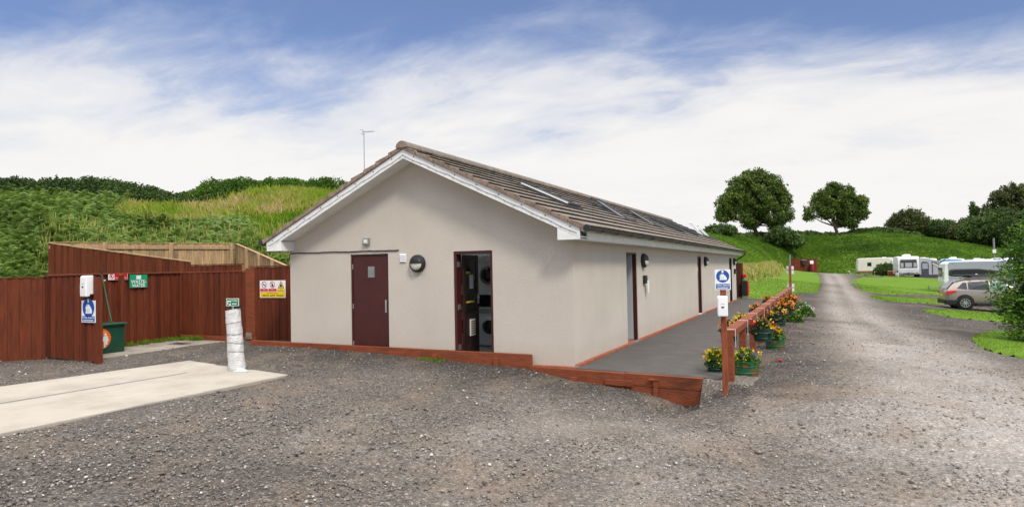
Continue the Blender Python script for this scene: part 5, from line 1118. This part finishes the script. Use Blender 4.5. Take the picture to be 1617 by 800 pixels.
for i,(x_,y_) in enumerate([(33.6,160.0),(36.0,160.6)]):
    tree('young_tree',['left one of two slim young trees poking above the shrubs','right one of two slim young trees poking above the shrubs'][i],'tree',(x_,y_,hillz(x_,y_)),[(0,0,5.2,1.2),(.2,0,7.0,1.0,1.1),(-.3,0,8.1-.6*i,.6,.8)],1600,.5,'shrub_leaf',.12,5,'slim young trees on the skyline',.45,40+i)
# near leafy bush at the right edge
NB=(8.95,11.9,tz(8.95,11.9))
bl=[(.3,0,.75,.95),(.1,.2,1.5,.90),(.35,0,2.2,.85),(.5,.1,2.9,.75),(1.0,.1,3.2,.8),(1.1,0,1.2,1.1),(1.3,.3,2.3,1.1),(-.25,-.2,1.95,.45),(-.35,0,1.1,.5),(-.1,0,.45,.5),(-.15,.1,2.55,.38)]
def leafy():
    root=thing('leafy_bush','fresh green leafy bush cut by the right edge of the view','bush',NB); AW=np.array([-RI[1],RI[0]])
    r=np.random.default_rng(77); n=21000; vol=np.array([q[3]**2 for q in bl]); ch=r.choice(len(bl),n,p=vol/vol.sum()); A=np.array(bl)[ch]
    d=r.normal(size=(n,3)); d/=np.linalg.norm(d,axis=1)[:,None]; rr=r.uniform(0,1,n)**(1/2.6)*(1+.3*(vnoise(np.arctan2(d[:,1],d[:,0])*3,d[:,2]*3,2,5)-.3))
    P=np.stack([A[:,0]*RI[0]+A[:,1]*AW[0],A[:,0]*RI[1]+A[:,1]*AW[1],A[:,2]],1)+d*rr[:,None]*A[:,3:4]
    k=(vnoise(P[:,0]+P[:,2],P[:,1]-P[:,2],3.2,3)>.30)&(P[:,2]>.05); P=P[k]; n=len(P)
    scatter('foliage',LEAF_V,LEAF_F,P+np.array(NB),rand_rot(n,1.5),r.uniform(.06,.125,n),np.clip(.52+(vnoise(P[:,0]+P[:,1],P[:,2],2.2,8)-.5)*.9+r.normal(0,.17,n),0,1),'bush_leaf',root)
    B=MB()
    for q in bl:
        c=np.array([q[0]*RI[0]+q[1]*AW[0],q[0]*RI[1]+q[1]*AW[1],q[2]]); B.tube([(.35,.2,-.2),tuple(c*.5+np.array([.15,.05,-.1])),tuple(c)],[.035,.022,.008],6)
        for _ in range(9):
            e=c+r.normal(0,.55,3)*q[3]; B.tube([tuple(c*.7),tuple((c+e)/2),tuple(e)],[.012,.008,.003],5)
    B.build('stems','bark',root,smooth=True)
leafy()
bush('dark evergreen hedge bush beside the white caravan with the awning',11.7,93.0,2.1,1.75,3200,.32,'hedge_leaf',60,'hedge_bush','bush',None,tz(11.7,93))

# ------------------------------------------------------------------ vehicles
def wheel(t,x,y,z,r,w,spokes=10,side=-1,alloy='alloy'):
    b=MB(); b.lathe([(r*.68,-w/2),(r*.93,-w/2),(r,-w*.36),(r,w*.36),(r*.93,w/2),(r*.68,w/2)],(x,y,z),30,'y',cap=False); o=b.build('wheel','rubber',t,smooth=True)
    b=MB(); yy=y+side*w*.36
    b.lathe([(r*.70,yy-.012),(r*.62,yy-.012),(r*.60,yy+.01),(r*.70,yy+.01),(r*.70,yy-.012)],(x,0,z),30,'y',cap=False); b.lathe([(r*.17,yy-.03),(r*.17,yy+.02)],(x,0,z),14,'y')
    for k in range(spokes):
        a=2*math.pi*k/spokes; T=Matrix.Translation((x,yy,z))@Matrix.Rotation(a,4,'Y'); b.box(r*.12,r*.64,-.022,.004,-r*.045,r*.045,T=T)
    b.build('rim',alloy,o,smooth=False)
    b=MB(); b.lathe([(r*.66,yy-side*.03),(r*.66,yy-side*.05)],(x,0,z),26,'y'); b.build('hub_shadow_plate','black',o)
    return o
CAR=(9.72,30.75,-.86)
t=thing('parked_car','champagne silver crossover car with long black roof box parked on the gravel','car',CAR,math.radians(4)); CL=4.32; CW=1.78
# stations: x (rear=0), half width, belt z, roof z, glass inset, bottom z
ST=[(0.00,.66,.86,.88,.00,.42),(.05,.80,.92,.98,.03,.30),(.16,.86,.98,1.12,.08,.26),(.40,.885,1.02,1.42,.20,.24),(.75,.89,1.01,1.55,.24,.23),(1.30,.89,.99,1.60,.25,.22),(2.05,.89,.97,1.60,.25,.22),(2.55,.89,.96,1.53,.24,.22),(3.00,.89,.955,1.30,.17,.22),(3.40,.885,.95,1.05,.05,.23),(3.85,.86,.88,.92,.03,.24),(4.15,.80,.74,.78,.03,.27),(4.30,.66,.60,.62,.02,.34)]
b=MB(); vs=[]; K=14
for x,w,bz_,rz_,ins,lo in ST:
    half=[(w*.90,lo),(w*.985,lo+.10),(w,.55*bz_+.1),(w*.985,bz_-.06),(w*.96,bz_),(w*.96-ins*.6,bz_+(rz_-bz_)*.72),(w*.9-ins,rz_-.015)]
    half+= [((w*.9-ins)*.5,rz_+.012)]
    ring=[(x,-y_,z) for y_,z in half]+[(x,y_,z) for y_,z in reversed(half)]; K=len(ring); vs+=ring
yo=CW/2
vs=[(x,y_+yo,z) for x,y_,z in vs]
fs=[[i*K+k,i*K+(k+1)%K,(i+1)*K+(k+1)%K,(i+1)*K+k] for i in range(len(ST)-1) for k in range(K)]+[list(range(K)),[(len(ST)-1)*K+k for k in range(K)]]
b.add(vs,fs); o=b.build('body','car_paint',t,smooth=True); o.modifiers.new('sub','SUBSURF').levels=2; o.modifiers['sub'].render_levels=2
def gy(x,z,side=-1):   # y of the greenhouse side
    X=[s[0] for s in ST]; w=np.interp(x,X,[s[1] for s in ST]); bz_=np.interp(x,X,[s[2] for s in ST]); rz_=np.interp(x,X,[s[3] for s in ST]); ins=np.interp(x,X,[s[4] for s in ST])
    u=(z-bz_)/max(rz_-bz_,1e-3); yy=np.interp(u,[0,.72,1],[w*.96,w*.96-ins*.6,w*.9-ins]); return yo+side*(yy+.012)
def win(name,pts,mat,par=t,off=.0):
    P=[]; n=len(pts)
    for i in range(n):
        (x0,z0),(x1,z1)=pts[i],pts[(i+1)%n]
        for k in range(4): P.append((x0+(x1-x0)*k/4,z0+(z1-z0)*k/4))
    for sd in (-1,1):
        b=MB(); cx_=sum(p[0] for p in P)/len(P); cz_=sum(p[1] for p in P)/len(P)
        vs=[(x,gy(x,z,sd)+sd*off,z) for x,z in P]+[(cx_,gy(cx_,cz_,sd)+sd*off,cz_)]; m=len(P)
        b.add(vs,[(i,(i+1)%m,m) for i in range(m)]); b.build(name,mat,par)
win('window',[(.52,1.10),(.98,1.045),(.98,1.40),(.80,1.40)],'car_glass')
win('window',[(1.04,1.04),(1.96,1.01),(1.96,1.47),(1.04,1.43)],'car_glass')
win('window',[(2.04,1.01),(3.02,1.0),(2.72,1.26),(2.42,1.46),(2.04,1.475)],'car_glass_clear')
b=MB(); b.add([(.13,yo-.62,1.08),(.13,yo+.62,1.08),(.46,yo+.55,1.46),(.46,yo-.55,1.46)],[(0,1,2,3)]); b.add([(.10,yo-.62,1.09),(.10,yo+.62,1.09),(.43,yo+.55,1.475),(.43,yo-.55,1.475)],[(0,1,2,3)]); b.build('rear_window','car_glass',t)
b=MB(); b.add([(3.35,yo-.66,1.06),(3.35,yo+.66,1.06),(2.62,yo+.55,1.54),(2.62,yo-.55,1.54)],[(0,1,2,3)]); b.build('windscreen','car_glass_clear',t)
for sd in (-1,1):
    b=MB(); b.prism([(-.02,.84),(.10,.80),(.52,.93),(.46,1.0),(.08,.98)],yo+sd*.905-.02,yo+sd*.905+.02,'y') ; b.build('tail_light','tail_red',t,bevel=.012)
    b=MB(); yq=sorted((yo+sd*.86,yo+sd*.90)); b.box(-.03,.6,yq[0],yq[1],.26,.50); b.build('lower_cladding','black',t,bevel=.02)
    b=MB(); b.box(1.35,2.95,yq[0],yq[1],.20,.33); b.build('sill','black',t,bevel=.02)
    for wx in (.86,3.47):
        b=MB(); b.lathe([(.42,yo+sd*.872-.015),(.42,yo+sd*.872+.015)],(wx,0,.36),30,'y'); b.build('wheel_arch','black',t)
        wheel(t,wx,yo+sd*.85,.345,.345,.225,10,sd)
    b=MB(); b.tube([(.95,yo+sd*.52,1.62),(1.2,yo+sd*.54,1.67),(2.2,yo+sd*.54,1.66),(2.5,yo+sd*.52,1.59)],.018,8); b.build('roof_rail','black',t)
    for x_ in (1.75,2.72): b=MB(); b.box(x_-.10,x_+.08,yo+sd*.90-.012,yo+sd*.90+.012,.87,.90); b.build('handle','car_paint',t,bevel=.006)
    b=MB(); b.lathe([(.05,-.08),(.10,0),(.05,.09)],(2.98,yo+sd*1.0,1.02),10,'x'); b.build('mirror','car_paint',t,smooth=True)
    for x_ in (1.99,):
        b=MB(); b.box(x_-.006,x_+.006,yo+sd*.892-.008,yo+sd*.892+.004,.36,.96); b.build('door_gap','black',t)
b=MB(); b.box(-.05,.10,yo-.8,yo+.8,.28,.52); b.build('bumper','black',t,bevel=.04)
b=MB(); b.box(-.022,0.004,yo-.26,yo+.26,.66,.77); b.build('number_plate','yellow_sign',t)
b=MB(); b.box(.06,.14,yo-.80,yo-.55,.55,.62); b.build('reflector','tail_red',t)
b=MB(); b.box(.5,3.9,yo-.75,yo+.75,.16,.30); b.build('underbody','black',t)
rb=thing('roof_box','long black tapered roof box carried on the champagne car','roof box',(CAR[0]+.35,CAR[1]+yo,CAR[2]+1.70),math.radians(4))
b=MB(); pr=[(0,.08),(.03,.36),(.15,.42),(1.2,.43),(2.2,.30),(2.60,.14),(2.55,.07),(2.2,.02),(.10,.02)]; b.prism(pr,-.40,.40,'y'); b.build('shell','black',rb,bevel=.05)
b=MB(); b.box(.02,2.50,-.41,.41,.10,.118); b.build('lid_seam','grey_metal',rb); 
for x_ in (.75,1.9): b=MB(); b.box(x_,x_+.08,-.66,.66,-.03,.018); b.build('crossbar','black',rb)
b=MB(); b.box(1.05,1.15,-.405,-.40,.10,.16); b.build('badge','white',rb)

def caravan(name,label,loc,rotz,L,W_,H,mat='van_white',grp=None,side_mat=None,front='win',roof=(),hatch=True):
    """length along +x, near side at y=0; front end at x=0"""
    t=thing(name,label,'caravan',loc,rotz,grp); z0=.42
    prof=[(.0,z0+.15),(.05,z0),(L-.05,z0),(L,z0+.15),(L+.02,z0+1.2),(L-.05,H-.22),(L-.25,H-.03),(L/2,H+.02),(.28,H-.02),(.06,H-.22),(-.05,H-.9),(-.08,z0+.6)]
    b=MB(); b.prism(prof,0,W_,'y'); b.build('body',mat,t,bevel=.09)
    if side_mat:
        b=MB(); b.prism([(.28,z0+.12),(L-.1,z0+.12),(L-.12,H-.24),(L-.30,H-.06),(.36,H-.06),(.22,H-.24)],-.012,-.001,'y'); b.build('side_panel',side_mat,t)
        b=MB(); b.box(.28,L-.1,-.020,-.0125,z0+.82,z0+.845); b.build('trim_strip','grey_metal',t)
    for (x_,r_) in ((L*.55,.31),):
        for yy,sd in ((.12,-1),(W_-.12,1)): wheel(t,x_,yy,.31,r_,.18,6,sd)
    b=MB(); b.tube([(.1,.45,.40),(-1.05,W_/2,.42)],.035,6); b.tube([(.1,W_-.45,.40),(-1.05,W_/2,.42)],.035,6); b.tube([(-.95,W_/2,.0),(-.95,W_/2,.62)],.03,8); b.build('hitch','grey_metal',t)
    for k,(x_,w_,h_,a_) in enumerate(roof):
        b=MB(); T=Matrix.Translation((x_,W_*.5,H+.03))@Matrix.Rotation(a_,4,'Y'); b.box(-w_/2,w_/2,-.35,.35,0,h_,T=T); b.box(-w_/2-.02,w_/2+.02,-.37,.37,-.03,.0); b=b if False else b
        b2=MB(); b2.box(-w_/2,w_/2,-.35,.35,0,h_,T=T); b2.build('roof_vent','van_white',t,bevel=.03)
    return t,z0
# blue grey sided caravan right behind the car
t,z0=caravan('caravan','large white caravan with plain blue grey side right behind the parked car',(12.75,52.4,-.93),math.radians(3),6.1,2.25,2.62,'van_white',None,'van_side',roof=((3.2,.6,.09,0),(5.1,.9,.14,0)))
b=MB(); b.box(-.075,-.06,.25,.42,1.15,1.75); b.build('grab_handle','black',t); b=MB(); b.lathe([(.03,-.03),(.03,-.013)],(.55,0,2.42),10,'y'); b.build('marker_lamp','black',t)
b=MB(); b.box(-.09,-.06,.7,1.95,1.35,2.1); b.build('window','car_glass',t,bevel=.02)
b=MB(); b.tube([(-.2,.4,2.55),(.15,.45,2.78)],.05,8); b.build('roof_aerial','black',t)
# white caravan with big front window and awning
t,z0=caravan('caravan','white caravan facing us with wide three pane front window',(14.52,83.6,-.26),math.radians(90),6.4,2.30,2.66,'van_white',None,None,roof=((1.0,.55,.08,-.75),(3.0,.5,.08,-.5)))
b=MB(); b.prism([(.22,1.25),(2.08,1.25),(2.02,2.25),(.28,2.25)],-.125,-.10,'x'); wf=b.build('front_window','car_glass',t,bevel=.02)
for (a,c) in ((.30,.62),(.78,1.52),(1.68,2.0)): b=MB(); b.box(-.14,-.127,a,c,1.32,1.85); b.build('blind','awning_grey',wf)
b=MB(); b.box(-.16,-.06,.55,1.75,.42,.60); b.build('bumper','awning_dark',t,bevel=.03)
b=MB(); b.lathe([(.20,-.30),(.20,-.12)],(0,0,0),14,'x',T=Matrix.Translation((0,1.15,.45))); b.build('spare_cover','black',t)
for yy in (.25,2.05): b=MB(); b.lathe([(.14,-.16),(.14,-.10)],(0,0,0),12,'x',T=Matrix.Translation((0,yy,.55))); b.build('headlamp','grey_metal',t)
aw=thing('caravan_awning','grey curved awning tent joined to the right of the white caravan','awning',(14.60,84.2,tz(15.5,84)),math.radians(4))
b=MB(); pr=[(0,0),(0,2.42)]+[(3.15*math.sin(a),2.42*math.cos(a)**.8) for a in np.linspace(.1,math.pi/2-.02,12)]+[(3.2,0)]
b.prism(pr,0,2.6,'y'); b.build('canopy','awning_grey',aw,bevel=.04)
b=MB(); b.box(.0,3.22,-.02,-.002,0,.34); b.build('mud_flap','awning_dark',aw)
b=MB(); b.prism([(.20,0.05),(.20,1.80),(.35,1.95),(.85,1.90),(.98,1.70),(.98,.05)],-.03,-.021,'y'); dr=b.build('door','awning_dark',aw); b=MB(); b.box(.30,.88,-.036,-.031,1.05,1.75); b.build('pane','van_side',dr)
b=MB(); b.prism([(1.32,.45),(1.32,1.95),(1.42,1.95),(1.42,.45)],-.03,-.003,'y'); b.build('pole_sleeve','awning_dark',aw)
for i,sc_ in enumerate((.80,.90,1.0)): b=MB(); b.tube([(3.17*sc_*math.sin(a),-.03,2.40*sc_*math.cos(a)**.8) for a in np.linspace(.55,math.pi/2-.03,12)],.03,6); b.build('air_pole','awning_dark' if i==1 else 'white',aw,smooth=True)
# cream caravan at the end of the track
t,z0=caravan('caravan','old cream caravan with one small side window at the far end of the track',(8.5,99.4,-.22),math.radians(4),6.6,2.2,2.62,'van_cream',None,None,roof=((3.6,.5,.07,0),))
b=MB(); b.box(1.25,1.75,-.02,-.001,1.42,1.95); b.build('window','car_glass',t,bevel=.03); b=MB(); b.box(1.18,1.82,-.012,-.0005,1.35,2.02); b.build('window_frame','awning_grey',t,bevel=.03)
b=MB(); b.tube([(-.9,.9,.3),(-1.2,.8,.75)],.06,6); b.build('jockey_wheel','white',t)
# row of caravans behind
labs=['white caravan roof just behind the evergreen hedge bush','white caravan seen over the roof of the awning caravan','white caravan behind the curved awning with a tilted roof vent','white caravan at the back right of the blue awning','white caravan behind the left end of the blue grey one','white caravan behind the middle of the blue grey one','white caravan behind the right end of the blue grey one']
for i,(x_,y_,L_,H_) in enumerate([(12.9,98.5,5.8,2.62),(16.2,99.2,6.2,2.70),(19.6,100.0,6.0,2.60),(23.2,101.5,6.2,2.55),(26.6,102.6,6.4,2.72),(29.9,104.0,6.0,2.60),(33.3,105.4,6.2,2.66)]):
    zb=-.55
    t,z0=caravan('caravan',labs[i],(x_+2.25,y_,zb-.12*(i>2)),math.radians(90+[0,3,-2,4,0,-3,2][i]),L_,2.28,H_,'van_white','row of white caravans at the back of the site',None,roof=((1.2,.55,.07,[-.7,0,-.6,0,-.65,0,0][i]),(3.4,.6,.16,0)))
    b=MB(); b.box(-.11,-.07,.3,1.98,1.35,2.15); b.build('front_window','car_glass',t,bevel=.03)
    b=MB(); b.box(1.6,2.4,2.281,2.293,1.3,1.9); b.build('window','car_glass',t)
t=thing('caravan_awning','pale blue awning beside a caravan in the back row','awning',(19.1,97.5,tz(19,97)),math.radians(6))
b=MB(); b.prism([(0,0),(0,2.15),(.4,2.35),(2.0,2.25),(2.5,1.9),(2.6,0)],0,2.5,'y'); b.build('canopy','awning_blue',t,bevel=.05); b=MB(); b.box(.2,.9,-.02,-.002,.1,1.8); b.build('door','awning_dark',t)
# low timber rail, slatted screen, water barrel, pole
t=thing('timber_rail','low dark timber rail in front of the cream caravan','rail',(8.2,92.9,tz(8.2,93)))
b=MB(); b.box(0,2.1,-.08,.08,.42,.62,T=Matrix.Rotation(.3,4,'Z')); b.build('rail','red_wood2',t)
for x_ in (.08,1.9): b=MB(); b.box(x_,x_+.16,-.07,.07,-.1,.42,T=Matrix.Rotation(.3,4,'Z')); b.build('post','red_wood2',t)
t=thing('timber_rail','long low timber rail running behind the grass to the hedge bush','rail',(10.4,93.9,tz(10.4,94)))
b=MB(); b.box(0,3.6,-.05,.05,.40,.55,T=Matrix.Rotation(.2,4,'Z')); b.build('rail','red_wood2',t)
for x_ in (.1,1.8,3.4): b=MB(); b.box(x_,x_+.1,-.05,.05,-.1,.40,T=Matrix.Rotation(.2,4,'Z')); b.build('post','red_wood2',t)
t=thing('slatted_screen','low slatted timber screen left of the awning caravan','screen',(11.1,83.6,tz(11.1,83.6)),.15)
b=MB(); b.box(0,1.15,-.05,.05,.62,.72); b.build('top_rail','pale_wood',t)
for k in range(5): b=MB(); b.box(k*.26,k*.26+.11,-.045,.045,-.05,.62); b.build('slat','red_wood2',t)
t=thing('water_barrel','pale water barrel standing by the awning caravan','barrel',(12.0,82.2,tz(12,82.2))); b=MB(); b.lathe([(.19,0),(.21,.04),(.21,.40),(.17,.46),(.05,.47)],n=20); b.build('barrel','awning_grey',t,smooth=True); b=MB(); b.lathe([(.06,.47),(.06,.51)],n=12); b.build('cap','black',t)
t=thing('lamp_pole','thin pale pole standing beyond the back row of caravans','pole',(29.9,123.8,hillz(29.9,123.8)-.3)); b=MB(); b.tube([(0,0,0),(0,0,5.45-(hillz(29.9,123.8)-.3))],.14,8); b.build('pole','grey_metal',t); b=MB(); b.box(-.25,.25,-.25,-.14,1.4,2.0); b.build('control_box','white',t)
